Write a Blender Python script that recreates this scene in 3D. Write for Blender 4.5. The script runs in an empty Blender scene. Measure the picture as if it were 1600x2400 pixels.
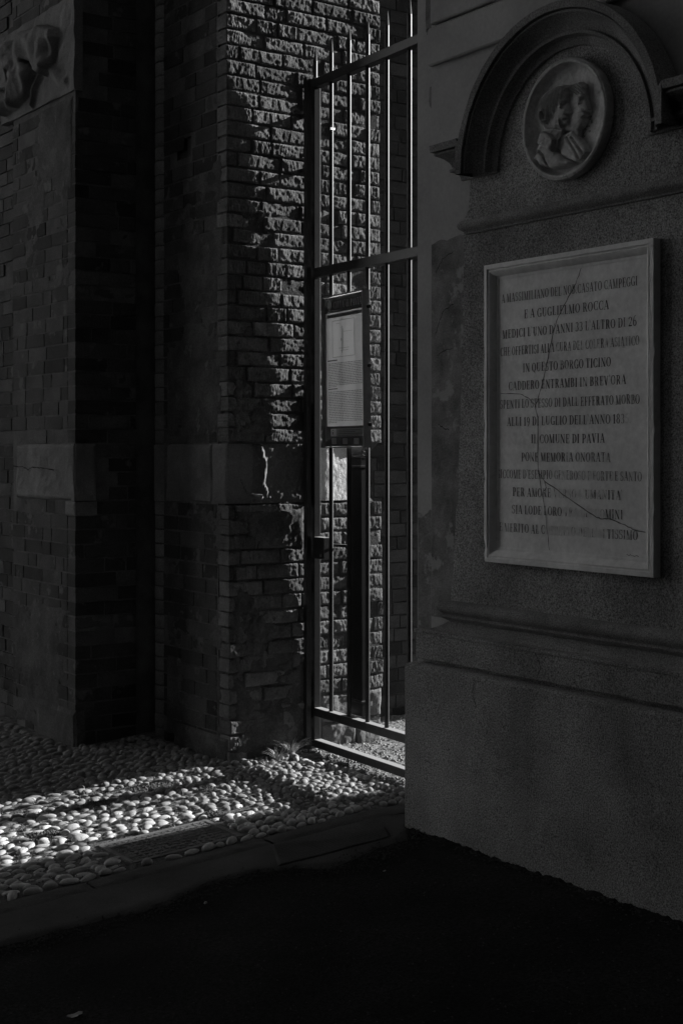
import bpy, math, random
import numpy as np
from mathutils import Vector, Matrix
random.seed(7); rng = np.random.default_rng(7)
S = bpy.context.scene
COL = S.collection

# ------------------------------------------------------------------ camera
YAW = -34.946
cam = bpy.data.cameras.new('camera'); co = bpy.data.objects.new('camera', cam); COL.objects.link(co)
co.location = (-3.73, -6.375, 1.6); co.rotation_euler = (math.radians(90), 0, math.radians(YAW))
cam.sensor_width = 36; cam.lens = 50.0; cam.shift_y = -0.0583; cam.clip_start = .05; cam.clip_end = 2000
S.camera = co
CAM = np.array([-3.73, -6.375, 1.6]); RT = np.array([.8197, -.5728]); FW = np.array([.5728, .8197])

# ------------------------------------------------------------------ light
SUN_EL, SUN_OFF = 20.0, 5.0            # elevation, degrees off the +X axis towards -Y
w = bpy.data.worlds.new('World'); S.world = w; w.use_nodes = True
nt = w.node_tree; nt.nodes.clear()
sky = nt.nodes.new('ShaderNodeTexSky'); sky.sky_type = 'NISHITA'; sky.sun_disc = False
sky.sun_elevation = math.radians(SUN_EL); sky.sun_rotation = math.radians(90 + SUN_OFF)
bw = nt.nodes.new('ShaderNodeRGBToBW'); bg = nt.nodes.new('ShaderNodeBackground'); wo = nt.nodes.new('ShaderNodeOutputWorld')
nt.links.new(sky.outputs[0], bw.inputs[0]); nt.links.new(bw.outputs[0], bg.inputs[0]); nt.links.new(bg.outputs[0], wo.inputs[0])
bg.inputs[1].default_value = 0.05
sl = bpy.data.lights.new('sun', 'SUN'); sl.energy = 5.0; sl.angle = math.radians(0.5); sl.color = (1, 1, 1)
so = bpy.data.objects.new('sun', sl); COL.objects.link(so)
e, a = math.radians(SUN_EL), math.radians(SUN_OFF)
sdir = Vector((math.cos(e)*math.cos(a), -math.cos(e)*math.sin(a), math.sin(e)))
so.rotation_euler = sdir.to_track_quat('Z', 'Y').to_euler(); so.location = sdir*30
S.view_settings.view_transform = 'Standard'; S.view_settings.look = 'None'
S.view_settings.exposure = 0.95; S.view_settings.gamma = 1.0

# ------------------------------------------------------------------ helpers
def link_mesh(name, me, mats, parent=None):
    o = bpy.data.objects.new(name, me); COL.objects.link(o)
    for m in (mats if isinstance(mats, (list, tuple)) else [mats]): me.materials.append(m)
    if parent: o.parent = parent
    return o
def thing(name, label, cat, loc=(0, 0, 0), group=None):
    o = bpy.data.objects.new(name, None); COL.objects.link(o); o.location = loc; o.empty_display_size = .1
    tag(o, label, cat, group); return o
def tag(o, label=None, cat=None, group=None, kind=None):
    if label: o['label'] = label
    if cat: o['category'] = cat
    if group: o['group'] = group
    if kind: o['kind'] = kind
    return o
def adopt(ch, par):
    """parent keeping the world place (parents are only translated)"""
    ch.parent = par; ch.location = Vector(ch.location) - Vector(par.location); return ch

class MB:
    def __init__(s): s.v = []; s.f = []; s.m = []
    def add(s, vs, fs, mi=0):
        b = len(s.v); s.v += [tuple(map(float, p)) for p in vs]; s.f += [tuple(b+i for i in f) for f in fs]; s.m += [mi]*len(fs)
    def box(s, lo, hi, mi=0, M=None):
        x0, y0, z0 = lo; x1, y1, z1 = hi
        vs = [(x0,y0,z0),(x1,y0,z0),(x1,y1,z0),(x0,y1,z0),(x0,y0,z1),(x1,y0,z1),(x1,y1,z1),(x0,y1,z1)]
        if M is not None: vs = [tuple(M @ Vector(p)) for p in vs]
        s.add(vs, [(0,3,2,1),(4,5,6,7),(0,1,5,4),(1,2,6,5),(2,3,7,6),(3,0,4,7)], mi)
    def bbox(s, lo, hi, c=.004, mi=0, M=None):
        """box with chamfered edges"""
        lo = np.array(lo, float); hi = np.array(hi, float); vs = []; idx = {}
        for ix in (0,1):
            for iy in (0,1):
                for iz in (0,1):
                    k = np.array([ix,iy,iz]); corner = np.where(k, hi, lo); sg = np.where(k, -1, 1)*c
                    for ax in range(3):
                        p = corner + sg; p[ax] = corner[ax]; idx[(ix,iy,iz,ax)] = len(vs); vs.append(tuple(p))
        if M is not None: vs = [tuple(M @ Vector(p)) for p in vs]
        fs = []
        for ax in range(3):
            b, d = [q for q in range(3) if q != ax]
            for s1 in (0,1):
                q = []
                for (i, j) in ((0,0),(1,0),(1,1),(0,1)):
                    k = [0,0,0]; k[ax] = s1; k[b] = i; k[d] = j; q.append(idx[(*k, ax)])
                fs.append(tuple(q))
            for i in (0,1):
                for j in (0,1):
                    k0 = [0,0,0]; k0[b] = i; k0[d] = j; k1 = list(k0); k1[ax] = 1
                    fs.append((idx[(*k0,b)], idx[(*k1,b)], idx[(*k1,d)], idx[(*k0,d)]))
        for ix in (0,1):
            for iy in (0,1):
                for iz in (0,1): fs.append(tuple(idx[(ix,iy,iz,ax)] for ax in range(3)))
        s.add(vs, fs, mi)
    def tube(s, a, b, r, n=10, r2=None, cap=True, mi=0):
        a = Vector(a); b = Vector(b); d = (b-a).normalized(); t = d.orthogonal().normalized(); u = d.cross(t)
        r2 = r if r2 is None else r2; vs = []
        for c, rr in ((a, r), (b, r2)):
            for i in range(n): q = 2*math.pi*i/n; vs.append(c + (t*math.cos(q)+u*math.sin(q))*rr)
        fs = [(i, (i+1)%n, n+(i+1)%n, n+i) for i in range(n)]
        if cap: fs += [tuple(range(n)), tuple(range(n, 2*n))]
        s.add(vs, fs, mi)
    def grid(s, P, mi=0):
        P = np.asarray(P); r, c = P.shape[:2]
        fs = [(i*c+j, i*c+j+1, (i+1)*c+j+1, (i+1)*c+j) for i in range(r-1) for j in range(c-1)]
        s.add(P.reshape(-1, 3).tolist(), fs, mi)
    def build(s, name, mats, parent=None, smooth=False, fixn=False):
        me = bpy.data.meshes.new(name); me.from_pydata(s.v, [], s.f)
        o = link_mesh(name, me, mats, parent)
        if any(s.m): me.polygons.foreach_set('material_index', s.m)
        if fixn:
            import bmesh
            bm = bmesh.new(); bm.from_mesh(me); bmesh.ops.recalc_face_normals(bm, faces=bm.faces); bm.to_mesh(me); bm.free()
        if smooth: me.polygons.foreach_set('use_smooth', [True]*len(me.polygons))
        me.update(); return o

# cheap smooth value noise
_tab = rng.random((64, 64, 64))
def vnoise(x, y, z=0.0):
    x, y, z = np.broadcast_arrays(np.asarray(x, float), np.asarray(y, float), np.asarray(z, float))
    xi, yi, zi = np.floor(x).astype(int), np.floor(y).astype(int), np.floor(z).astype(int)
    fx, fy, fz = x-xi, y-yi, z-zi
    fx, fy, fz = [q*q*(3-2*q) for q in (fx, fy, fz)]
    r = 0
    for i in (0,1):
        for j in (0,1):
            for k in (0,1):
                r = r + _tab[(xi+i)%64, (yi+j)%64, (zi+k)%64]*(fx if i else 1-fx)*(fy if j else 1-fy)*(fz if k else 1-fz)
    return r*2-1
def fbm(x, y, z=0.0, o=3):
    r = 0; am = 1
    for k in range(o): r = r + am*vnoise(x*2**k+k*7.3, y*2**k+k*3.1, z*2**k); am *= .5
    return r

# ------------------------------------------------------------------ materials
def mat(name, base, var=.3, scale=6., rough=.9, spec=.3, grain=None, bump=None, objvar=0., spots=None, metal=0.):
    """grey procedural material. grain=(scale, amount) fine value noise; bump=[(scale, strength, dist, stretch), ...]; spots=(scale, thr, value)"""
    m = bpy.data.materials.new(name); m.use_nodes = True; t = m.node_tree; N = t.nodes; L = t.links
    b = N['Principled BSDF']; b.inputs['Roughness'].default_value = rough; b.inputs['Specular IOR Level'].default_value = spec
    b.inputs['Metallic'].default_value = metal
    geo = N.new('ShaderNodeNewGeometry'); pos = geo.outputs['Position']
    if objvar:
        oi = N.new('ShaderNodeObjectInfo'); vm = N.new('ShaderNodeVectorMath'); vm.operation = 'ADD'
        mul = N.new('ShaderNodeMath'); mul.operation = 'MULTIPLY'; mul.inputs[1].default_value = 37.
        L.new(oi.outputs['Random'], mul.inputs[0]); L.new(pos, vm.inputs[0]); L.new(mul.outputs[0], vm.inputs[1]); pos = vm.outputs[0]
    def noise(sc, det=6, ro=.6, vec=None):
        n = N.new('ShaderNodeTexNoise'); n.inputs['Scale'].default_value = sc; n.inputs['Detail'].default_value = det
        n.inputs['Roughness'].default_value = ro; L.new(vec or pos, n.inputs['Vector']); return n.outputs['Fac']
    def mr(src, a, b_, c, d):
        r = N.new('ShaderNodeMapRange'); r.inputs['From Min'].default_value = a; r.inputs['From Max'].default_value = b_
        r.inputs['To Min'].default_value = c; r.inputs['To Max'].default_value = d; L.new(src, r.inputs['Value']); return r.outputs[0]
    def mul2(x, y):
        q = N.new('ShaderNodeMath'); q.operation = 'MULTIPLY'; L.new(x, q.inputs[0]); L.new(y, q.inputs[1]); return q.outputs[0]
    val = mr(noise(scale), .3, .7, base*(1-var), base*(1+var))
    if grain: val = mul2(val, mr(noise(grain[0], 3, .7), .3, .7, 1-grain[1], 1+grain[1]))
    if objvar: val = mul2(val, mr(oi.outputs['Random'], 0, 1, 1-objvar, 1+objvar))
    if spots:
        f = mr(noise(spots[0], 5, .65), spots[1], spots[1]+.05, 0, 1)
        mx = N.new('ShaderNodeMix'); mx.data_type = 'FLOAT'; L.new(f, mx.inputs[0]); L.new(val, mx.inputs[2]); mx.inputs[3].default_value = spots[2]; val = mx.outputs[0]
    cl = N.new('ShaderNodeCombineColor')
    for i in range(3): L.new(val, cl.inputs[i])
    L.new(cl.outputs[0], b.inputs['Base Color'])
    prev = None
    for (sc, st, di, *stretch) in (bump or []):
        vec = pos
        if stretch:
            mp = N.new('ShaderNodeMapping'); mp.inputs['Scale'].default_value = stretch[0]; L.new(pos, mp.inputs['Vector']); vec = mp.outputs[0]
        bn = N.new('ShaderNodeBump'); bn.inputs['Strength'].default_value = st; bn.inputs['Distance'].default_value = di
        L.new(noise(sc, 5, .6, vec), bn.inputs['Height'])
        if prev: L.new(prev, bn.inputs['Normal'])
        prev = bn.outputs[0]
    if prev: L.new(prev, b.inputs['Normal'])
    m['_'] = 1
    return m
M = {}
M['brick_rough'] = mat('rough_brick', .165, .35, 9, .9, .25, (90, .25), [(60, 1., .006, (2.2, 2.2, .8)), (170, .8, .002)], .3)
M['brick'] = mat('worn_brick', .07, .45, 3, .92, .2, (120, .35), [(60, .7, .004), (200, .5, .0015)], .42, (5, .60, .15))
M['brick_dim'] = mat('alley_brick', .075, .3, 5, .92, .2, (120, .3), [(70, .6, .003)], .3)
M['mortar'] = mat('old_mortar', .10, .35, 8, .95, .15, (150, .3), [(90, .8, .004)])
M['mortar_light'] = mat('lime_mortar', .125, .4, 7, .95, .15, (150, .3), [(90, .6, .003)])
M['stone'] = mat('weathered_stone', .18, .35, 3.2, .9, .25, (120, .25), [(30, .7, .006), (140, .6, .002)], .1, (5, .60, .18))
M['stone_pale'] = mat('pale_hollowed_stone', .5, .2, 6, .9, .25, (120, .2), [(55, .9, .006), (160, .7, .002)])
M['granite'] = mat('speckled_granite_render', .26, .42, 1.9, .88, .3, (170, .95), [(300, .8, .003), (120, .5, .004)])
M['granite_mould'] = mat('dark_granite_moulding', .20, .3, 4, .85, .3, (190, .7), [(330, .6, .002)])
M['plaster'] = mat('smooth_plaster', .38, .22, 2.0, .93, .2, (60, .08), [(20, .25, .004), (220, .35, .001)])
M['plaster_old'] = mat('stained_peeling_plaster', .20, .45, 7, .95, .2, (150, .3), [(14, .8, .01), (160, .6, .002)], 0, (9, .56, .34))
M['marble'] = mat('aged_marble', .72, .14, 5, .6, .35, (40, .08), [(30, .25, .002), (200, .2, .0006)], 0, (14, .70, .5))
M['marble_med'] = mat('dirty_carved_marble', .44, .25, 9, .6, .35, (60, .2), [(60, .4, .002)], 0, (20, .64, .25))
M['iron'] = mat('dark_painted_iron', .028, .3, 20, .5, .6, None, [(120, .25, .0006)])
M['post_metal'] = mat('dull_grey_metal', .022, .3, 12, .45, .5, None, [(80, .2, .0005)])
M['cobble'] = mat('river_cobble', .43, .32, 12, .75, .35, (150, .18), [(150, .35, .001)], .28)  # raised tone carries the sunlight on the near stones
M['cobble_far'] = mat('river_cobble_far', .25, .45, 22, .78, .35, (150, .18), [(150, .35, .001)])  # darker copy for the farther stones, their shade put into the colour
M['bed'] = mat('earth_and_mortar_bed', .13, .5, 25, .97, .15, (200, .4), [(70, 1., .01), (250, .8, .003)])
M['gravel_bed'] = mat('gravelly_earth', .28, .5, 40, .97, .15, (260, .5), [(120, 1., .012), (400, .8, .004)])
M['gravel'] = mat('gravel_chips', .36, .5, 60, .9, .2, None, [(300, .5, .001)])
M['kerb'] = mat('worn_kerb_granite', .075, .35, 6, .9, .25, (220, .4), [(50, .5, .004), (220, .5, .001)])
M['concrete'] = mat('worn_concrete', .06, .3, 4, .92, .25, (200, .35), [(40, .5, .003), (260, .5, .001)])
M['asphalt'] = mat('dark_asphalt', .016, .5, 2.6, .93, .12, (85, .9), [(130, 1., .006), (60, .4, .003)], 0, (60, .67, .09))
M['castiron'] = mat('cast_iron_cover', .15, .3, 20, .7, .4, (200, .2), [(160, .5, .001)])
M['leaf'] = mat('weed_leaf', .4, .35, 40, .6, .4)
M['litter'] = mat('pale_dry_leaf', .5, .2, 40, .8, .3)
M['paper'] = mat('printed_sheet', .62, .05, 3, .35, .5)
M['header'] = mat('dark_header_print', .13, .15, 6, .3, .5)
M['ink'] = mat('grey_ink', .20, .1, 30, .4, .4)
M['whiteprint'] = mat('pale_print', .6, .05, 30, .4, .4)
M['alu'] = mat('brushed_frame', .3, .2, 20, .4, .5)
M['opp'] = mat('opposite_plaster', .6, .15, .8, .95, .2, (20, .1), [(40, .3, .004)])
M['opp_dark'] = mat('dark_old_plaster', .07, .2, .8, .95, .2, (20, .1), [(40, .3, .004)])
M['smear'] = mat('smeared_old_render', .105, .45, 5, .95, .15, (110, .35), [(35, .8, .006), (150, .6, .002)], 0, (9, .6, .16))
M['shaft'] = mat('shaft_brick', .19, .35, 5, .92, .2, (120, .3), [(60, .6, .003)], .2)
M['glass'] = mat('window_glass', .03, .1, 1, .05, .8)
M['roof'] = mat('roof_tile', .2, .3, 4, .9, .2)

# letter ink on marble: worn away in places
def letter_mat():
    m = bpy.data.materials.new('worn_letter_paint'); m.use_nodes = True; t = m.node_tree; N = t.nodes; L = t.links
    b = N['Principled BSDF']; b.inputs['Roughness'].default_value = .8
    g = N.new('ShaderNodeNewGeometry'); n = N.new('ShaderNodeTexNoise'); n.inputs['Scale'].default_value = 55; n.inputs['Detail'].default_value = 4
    L.new(g.outputs['Position'], n.inputs['Vector'])
    at = N.new('ShaderNodeAttribute'); at.attribute_name = 'fade'
    ad = N.new('ShaderNodeMath'); ad.operation = 'ADD'; L.new(n.outputs['Fac'], ad.inputs[0]); L.new(at.outputs['Fac'], ad.inputs[1])
    r = N.new('ShaderNodeMapRange'); r.inputs['From Min'].default_value = .52; r.inputs['From Max'].default_value = .78
    r.inputs['To Min'].default_value = .045; r.inputs['To Max'].default_value = .62; L.new(ad.outputs[0], r.inputs['Value'])
    c = N.new('ShaderNodeCombineColor')
    for i in range(3): L.new(r.outputs[0], c.inputs[i])
    L.new(c.outputs[0], b.inputs['Base Color']); return m
M['letter'] = letter_mat()
def sunlit_dust(m, v):       # upward faces painted dust-pale to carry the sunlight on the rail tops
    t = m.node_tree; N = t.nodes; L = t.links; b = N['Principled BSDF']; src = b.inputs['Base Color'].links[0].from_socket
    g = N.new('ShaderNodeNewGeometry'); sx = N.new('ShaderNodeSeparateXYZ'); L.new(g.outputs['True Normal'], sx.inputs[0])
    r = N.new('ShaderNodeMapRange'); r.inputs['From Min'].default_value = .8; r.inputs['From Max'].default_value = .95; L.new(sx.outputs['Z'], r.inputs['Value'])
    mx = N.new('ShaderNodeMix'); mx.data_type = 'RGBA'; L.new(r.outputs[0], mx.inputs[0]); L.new(src, mx.inputs[6]); mx.inputs[7].default_value = (v, v, v, 1); L.new(mx.outputs[2], b.inputs['Base Color'])
sunlit_dust(M['iron'], .5)
def translucent(m, k):
    t = m.node_tree; N = t.nodes; L = t.links; b = N['Principled BSDF']; tr_ = N.new('ShaderNodeBsdfTranslucent'); tr_.inputs[0].default_value = (k, k, k, 1)
    a_ = N.new('ShaderNodeAddShader'); L.new(b.outputs[0], a_.inputs[0]); L.new(tr_.outputs[0], a_.inputs[1]); L.new(a_.outputs[0], N['Material Output'].inputs['Surface'])
M['back'] = mat('back_panel', .5, .05, 3)
translucent(M['paper'], .065); translucent(M['header'], .03); translucent(M['whiteprint'], .7); translucent(M['back'], .5)
for m_ in M.values():
    if '_' in m_: del m_['_']

# ------------------------------------------------------------------ ground heights
def gz(x, y=0.):
    x = np.asarray(x, float)
    return -0.06*np.clip(-x, 0, 1.9) - .01*np.clip(-x-1.9, 0, 3)
def gzf(x, y=0.): return float(gz(x, y))

# street: one sheet to the horizon
def sheet(name, xs, ys, zfun, mt, kind='structure'):
    X, Y = np.meshgrid(xs, ys); P = np.stack([X, Y, zfun(X, Y)], -1)
    b = MB(); b.grid(P); o = b.build(name, mt, smooth=True); o['kind'] = kind; return o
xs = np.concatenate([[-400, -100, -30], np.linspace(-12, 14, 105), [30, 100, 400]])
ys = np.concatenate([[-400, -100, -30], np.linspace(-12, 12, 97), [30, 100, 400]])
def asph_z(X, Y):
    return gz(X) - .013 + .004*fbm(X*2.1, Y*2.1) + np.where((Y > -1.5), -.03, 0)
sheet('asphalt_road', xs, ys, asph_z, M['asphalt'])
# ragged lip of asphalt rising against the plinth
Yq, Tq = np.meshgrid(np.linspace(-1.56, -5, 420), np.linspace(0, 1, 7)); hq = .012+.006*fbm(Yq*7, 0*Yq+2)+.006*fbm(Yq*40, Tq*3)
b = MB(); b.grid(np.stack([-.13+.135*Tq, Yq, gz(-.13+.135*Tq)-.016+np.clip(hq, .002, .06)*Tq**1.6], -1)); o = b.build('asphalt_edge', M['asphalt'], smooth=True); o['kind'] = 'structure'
# worn concrete strip with a ragged edge against the asphalt
edge = [(-6, -1.78), (-3.2, -1.72), (-1.9, -1.66), (-1.53, -1.68), (-1.24, -1.69), (-1.05, -1.61), (-.84, -1.585), (-.65, -1.68), (-.54, -1.79), (-.27, -1.71), (-.1, -1.67), (.04, -1.54), (.09, -1.5)]
ex = np.linspace(-6, .33, 250); ey = np.interp(ex, [q[0] for q in edge], [q[1] for q in edge]) + .012*fbm(ex*14, ex*0+3) + .01*fbm(ex*45, ex*0+9)
rows = []
for k in range(8):
    tt = k/7; ey_ = np.where(ex > -.01, -1.53, ey); yy = ey_*(1-tt) + (-1.335)*tt
    zz = gz(ex) - .004 + .003*fbm(ex*5, yy*5); 
    if k == 0: zz = zz - .024
    rows.append(np.stack([ex, yy, zz], -1))
b = MB(); b.grid(np.array(rows)); o = b.build('concrete_strip', M['concrete'], smooth=True); o['kind'] = 'structure'
# ribbed worn slab near the plinth
X, Y = np.meshgrid(np.linspace(-.64, -.08, 60), np.linspace(-1.60, -1.36, 90)); X = X+(Y+1.48)*.5
Z = gz(X)+.002+.0012*np.sin((Y-.12*X)*2*math.pi/.017)*np.clip(fbm(X*6, Y*6)+.8, 0, 1)+.003*fbm(X*5, Y*5)
Z[0] -= .007; Z[-1] -= .007; Z[:, 0] -= .007; Z[:, -1] -= .007
b = MB(); b.grid(np.stack([X, Y, Z], -1)); tag(b.build('ribbed_slab', M['concrete'], smooth=True), kind='structure')
# kerb of long flat stones along the cobbles
kerb = bpy.data.objects.new('kerb', None); COL.objects.link(kerb); kerb['kind'] = 'structure'
x = .33
kn = 0
while x > -6:
    L_ = random.uniform(.75, 1.15); x0 = x-L_
    b = MB(); n = 14
    X, T = np.meshgrid(np.linspace(x0+.006, x-.006, n), np.linspace(0, 1, 6)); Y = -1.335+(.115)*T + .004*fbm(X*9, T*0+kn)
    Z = gz(X)+.002+.003*fbm(X*7, Y*20) ; Z[0] -= .008; Z[-1] -= .010; Z[:, 0] -= .006; Z[:, -1] -= .006
    b.grid(np.stack([X, Y, Z], -1)); o = b.build('kerb_stone', M['kerb'], kerb, smooth=True); x = x0; kn += 1

# ------------------------------------------------------------------ cobbled pavement
def solid(x, y):
    """inside a wall or pier footprint"""
    if x > -.01 and y > -.03 and x < 1.0: return True
    if x > 1.0 and y > .45: return True
    if x > -.46 and y > .87: return True
    if x > .0 and y < -1.50: return True
    return False
bed = sheet('cobbled_pavement', np.linspace(-6, .36, 160), np.linspace(-1.345, 5.5, 152),
            lambda X, Y: gz(X)+.002+.004*fbm(X*9, Y*9)+.003*fbm(X*30, Y*30)-.016*np.clip((-1.20-Y)*60, 0, 1), M['bed'])
def cobble_mesh(i):
    me = bpy.data.meshes.new('cobblestone'); n, k = 10, 5; V = [(0, 0, .5)]; Fc = []
    r = np.random.default_rng(100+i); p = r.uniform(2.1, 2.9)
    for a_ in range(1, k+1):
        ph = a_/k*math.radians(105)
        for j in range(n):
            th = 2*math.pi*j/n; c, s_ = math.cos(th), math.sin(th)
            q = (abs(c)**p+abs(s_)**p)**(-1/p)*.5*math.sin(ph)**.85
            V.append((c*q*(1+.10*math.sin(th*2+i)+.05*math.sin(3*th+i*2)), s_*q*(1+.07*math.cos(th*3+i)), .5*math.cos(ph)+.02*math.sin(th*2+i*1.7)*math.sin(ph)))
    for j in range(n): Fc.append((0, 1+j, 1+(j+1)%n))
    for a_ in range(k-1):
        for j in range(n): Fc.append((1+a_*n+j, 1+(a_+1)*n+j, 1+(a_+1)*n+(j+1)%n, 1+a_*n+(j+1)%n))
    me.from_pydata(V, [], Fc); me.polygons.foreach_set('use_smooth', [True]*len(Fc)); me.materials.append(M['cobble'])
    return me, np.array(V), Fc
CM = [cobble_mesh(i) for i in range(10)]
def proj(x, y, z=0):
    v = np.array([x, y])-CAM[:2]; d = v@FW; return 800+3333*(v@RT)/d, 1060-3333*(z-1.6)/d, d
GR = (-1.13, -.60, -1.175, -.85)     # drain cover x0,x1,y0,y1
patches = [(-.52, -.20, .13), (-.85, -.28, .10), (-.36, -.42, .07), (-1.25, -.55, .09), (.18, -.10, .09), (.05, -.86, .05), (-1.55, -.15, .10), (-.55, -.80, .06)]
stones = []
px_, py_ = .058, .052
ny = 0; y = -1.205
while y < 4.6:
    x = .34 + random.uniform(-.03, .03); rowoff = random.random()*.05
    px_row = px_
    while x > -3.9:
        big = .80 + .50*np.clip((-x-.1)/1.3, 0, 1)
        sx = random.choice([random.uniform(.040, .055), random.uniform(.05, .068), random.uniform(.06, .082)])*big
        xx = x - sx/2; x -= sx*1.06
        yy = y + .014*float(vnoise(xx*4, y*4)) + .006*math.sin(xx*9+y*5) + random.uniform(-.006, .006)
        u, v_, d = proj(xx, yy, gzf(xx))
        if not (-60 < u < 1000 and d < 13): continue
        if solid(xx+.02, yy) or solid(xx-.01, yy+.02): continue
        if GR[0]-.03 < xx < GR[1]+.03 and GR[2]-.02 < yy < GR[3]+.02: continue
        if any((xx-a_)**2+((yy-b_)*1.6)**2 < r_*r_*random.uniform(.6, 1.1) for a_, b_, r_ in patches): continue
        if random.random() < .025: continue
        stones.append((xx, yy, sx*.98, d))
    y += .042*(1+.12*math.sin(ny*1.7)); ny += 1
def st_tf(s):
    xx, yy, sx, d = s
    sy = random.uniform(.034, .048)*(.86+2.2*max(0, sx-.05)); h = random.uniform(.024, .042); rz = random.gauss(0, .30)+.25
    return Matrix.Translation((xx, yy, gzf(xx)+random.uniform(-.010, .004))) @ Matrix.Rotation(random.gauss(0, .10), 4, 'X') @ Matrix.Rotation(random.gauss(0, .10), 4, 'Y') @ Matrix.Rotation(rz, 4, 'Z') @ Matrix.Diagonal((sx, sy, h, 1))
# the 300 that show largest and clearest: those in front, lit band first
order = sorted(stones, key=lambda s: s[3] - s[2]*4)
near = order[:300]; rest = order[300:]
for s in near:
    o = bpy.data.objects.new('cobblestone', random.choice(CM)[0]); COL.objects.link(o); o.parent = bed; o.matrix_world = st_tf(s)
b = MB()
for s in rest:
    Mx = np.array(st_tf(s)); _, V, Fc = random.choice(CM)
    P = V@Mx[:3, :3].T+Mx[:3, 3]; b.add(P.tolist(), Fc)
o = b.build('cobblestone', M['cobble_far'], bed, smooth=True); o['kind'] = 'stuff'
print('cobbles', len(stones))
# crumbs of mortar and dirt heaped in the bare patches and between stones
def rock(r, c, sc):
    V = []
    for p in [(1,0,0),(-1,0,0),(0,1,0),(0,-1,0),(0,0,1),(0,0,-.6)]:
        V.append((c[0]+p[0]*sc*r.uniform(.6,1.3), c[1]+p[1]*sc*r.uniform(.6,1.3), c[2]+p[2]*sc*r.uniform(.4,1.)))
    return V, [(0,2,4),(2,1,4),(1,3,4),(3,0,4),(2,0,5),(1,2,5),(3,1,5),(0,3,5)]
R_ = random.Random(3); b = MB()
for a_, b_, r_ in patches:
    for k in range(int(2600*r_)):
        q, t_ = r_*1.25*math.sqrt(R_.random()), R_.random()*6.283; xx, yy = a_+q*math.cos(t_), b_+q*math.sin(t_)/1.5
        if solid(xx, yy): continue
        h = .014*max(0, 1-(q/r_)**2)
        V, Fc = rock(R_, (xx, yy, gzf(xx)+h+.002), R_.uniform(.002, .009)); b.add(V, Fc)
for k in range(9000):
    xx, yy = R_.uniform(-2.4, .34), R_.uniform(-1.2, .3)
    if solid(xx, yy): continue
    V, Fc = rock(R_, (xx, yy, gzf(xx)+.004), R_.uniform(.002, .006)); b.add(V, Fc)
o = b.build('grit', M['bed'], bed); o['kind'] = 'stuff'
# gravel alley behind the threshold
gx = np.concatenate([np.linspace(.30, 3.2, 90), [4, 6, 9, 14]])
al = sheet('gravel_alley', gx, np.linspace(-1.49, .5, 60), lambda X, Y: -.004+.010*np.clip((X-.34)*6, 0, 1)+.006*fbm(X*7, Y*7)+.004*fbm(X*30, Y*30)-.03*np.clip((.34-X)*30, 0, 1), M['gravel_bed'])
b = MB()
for k in range(9000):
    xx = .31+R_.random()**1.5*2.2; yy = R_.uniform(-1.3, .48)
    if yy > -.03 and xx < 1.0: continue
    V, Fc = rock(R_, (xx, yy, .008+.006*float(fbm(xx*7, yy*7))-.012*max(0, (.40-xx)*10)), R_.choice([.003, .004, .005, .007, .010])); b.add(V, Fc)
o = b.build('gravel', M['gravel'], al); o['kind'] = 'stuff'
# rough stone chunks along the threshold edge
for k in range(26):
    yy = -1.3+k*.05+R_.uniform(-.015, .015); xx = .335+R_.uniform(-.02, .02)+.03*math.sin(yy*7)
    o = bpy.data.objects.new('threshold_stone', CM[k % 10][0]); COL.objects.link(o); o.parent = al
    o.matrix_world = Matrix.Translation((xx, yy, .004)) @ Matrix.Rotation(R_.uniform(0, 3), 4, 'Z') @ Matrix.Diagonal((R_.uniform(.04, .06), R_.uniform(.03, .05), R_.uniform(.03, .05), 1))

# drain cover
dc = thing('drain_cover', 'rectangular cast iron drain cover with rows of studs set among cobbles, half in sunlight', 'drain cover', ((GR[0]+GR[1])/2, (GR[2]+GR[3])/2, gzf(-.85)-.006))
ang = math.atan(.06)
MT = Matrix.Rotation(-ang, 4, 'Y')
b = MB(); hx, hy = (GR[1]-GR[0])/2, (GR[3]-GR[2])/2
for lo, hi in (((-hx, -hy, -.02), (hx, -hy+.022, .012)), ((-hx, hy-.022, -.02), (hx, hy, .012)), ((-hx, -hy+.0225, -.02), (-hx+.022, hy-.0225, .012)), ((hx-.022, -hy+.0225, -.02), (hx, hy-.0225, .012))):
    b.bbox(lo, hi, .002, M=MT)
b.build('frame', M['castiron'], dc)
b = MB()
b.bbox((-hx+.026, -hy+.026, -.02), (hx-.026, -.006, .009), .002, M=MT); b.bbox((-hx+.026, .006, -.02), (hx-.026, hy-.026, .009), .002, M=MT)
b.build('plate', M['castiron'], dc)
b = MB()
for i in range(15):
    for j in range(8):
        cx = -hx+.045+i*(2*hx-.09)/14; cy = -hy+.04+j*(2*hy-.08)/7
        if abs(cy) < .015: continue
        b.bbox((cx-.011, cy-.005, .0092), (cx+.009, cy+.006, .0128), .002, M=MT)
o = b.build('stud', M['castiron'], dc); o['kind'] = 'stuff'

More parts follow.
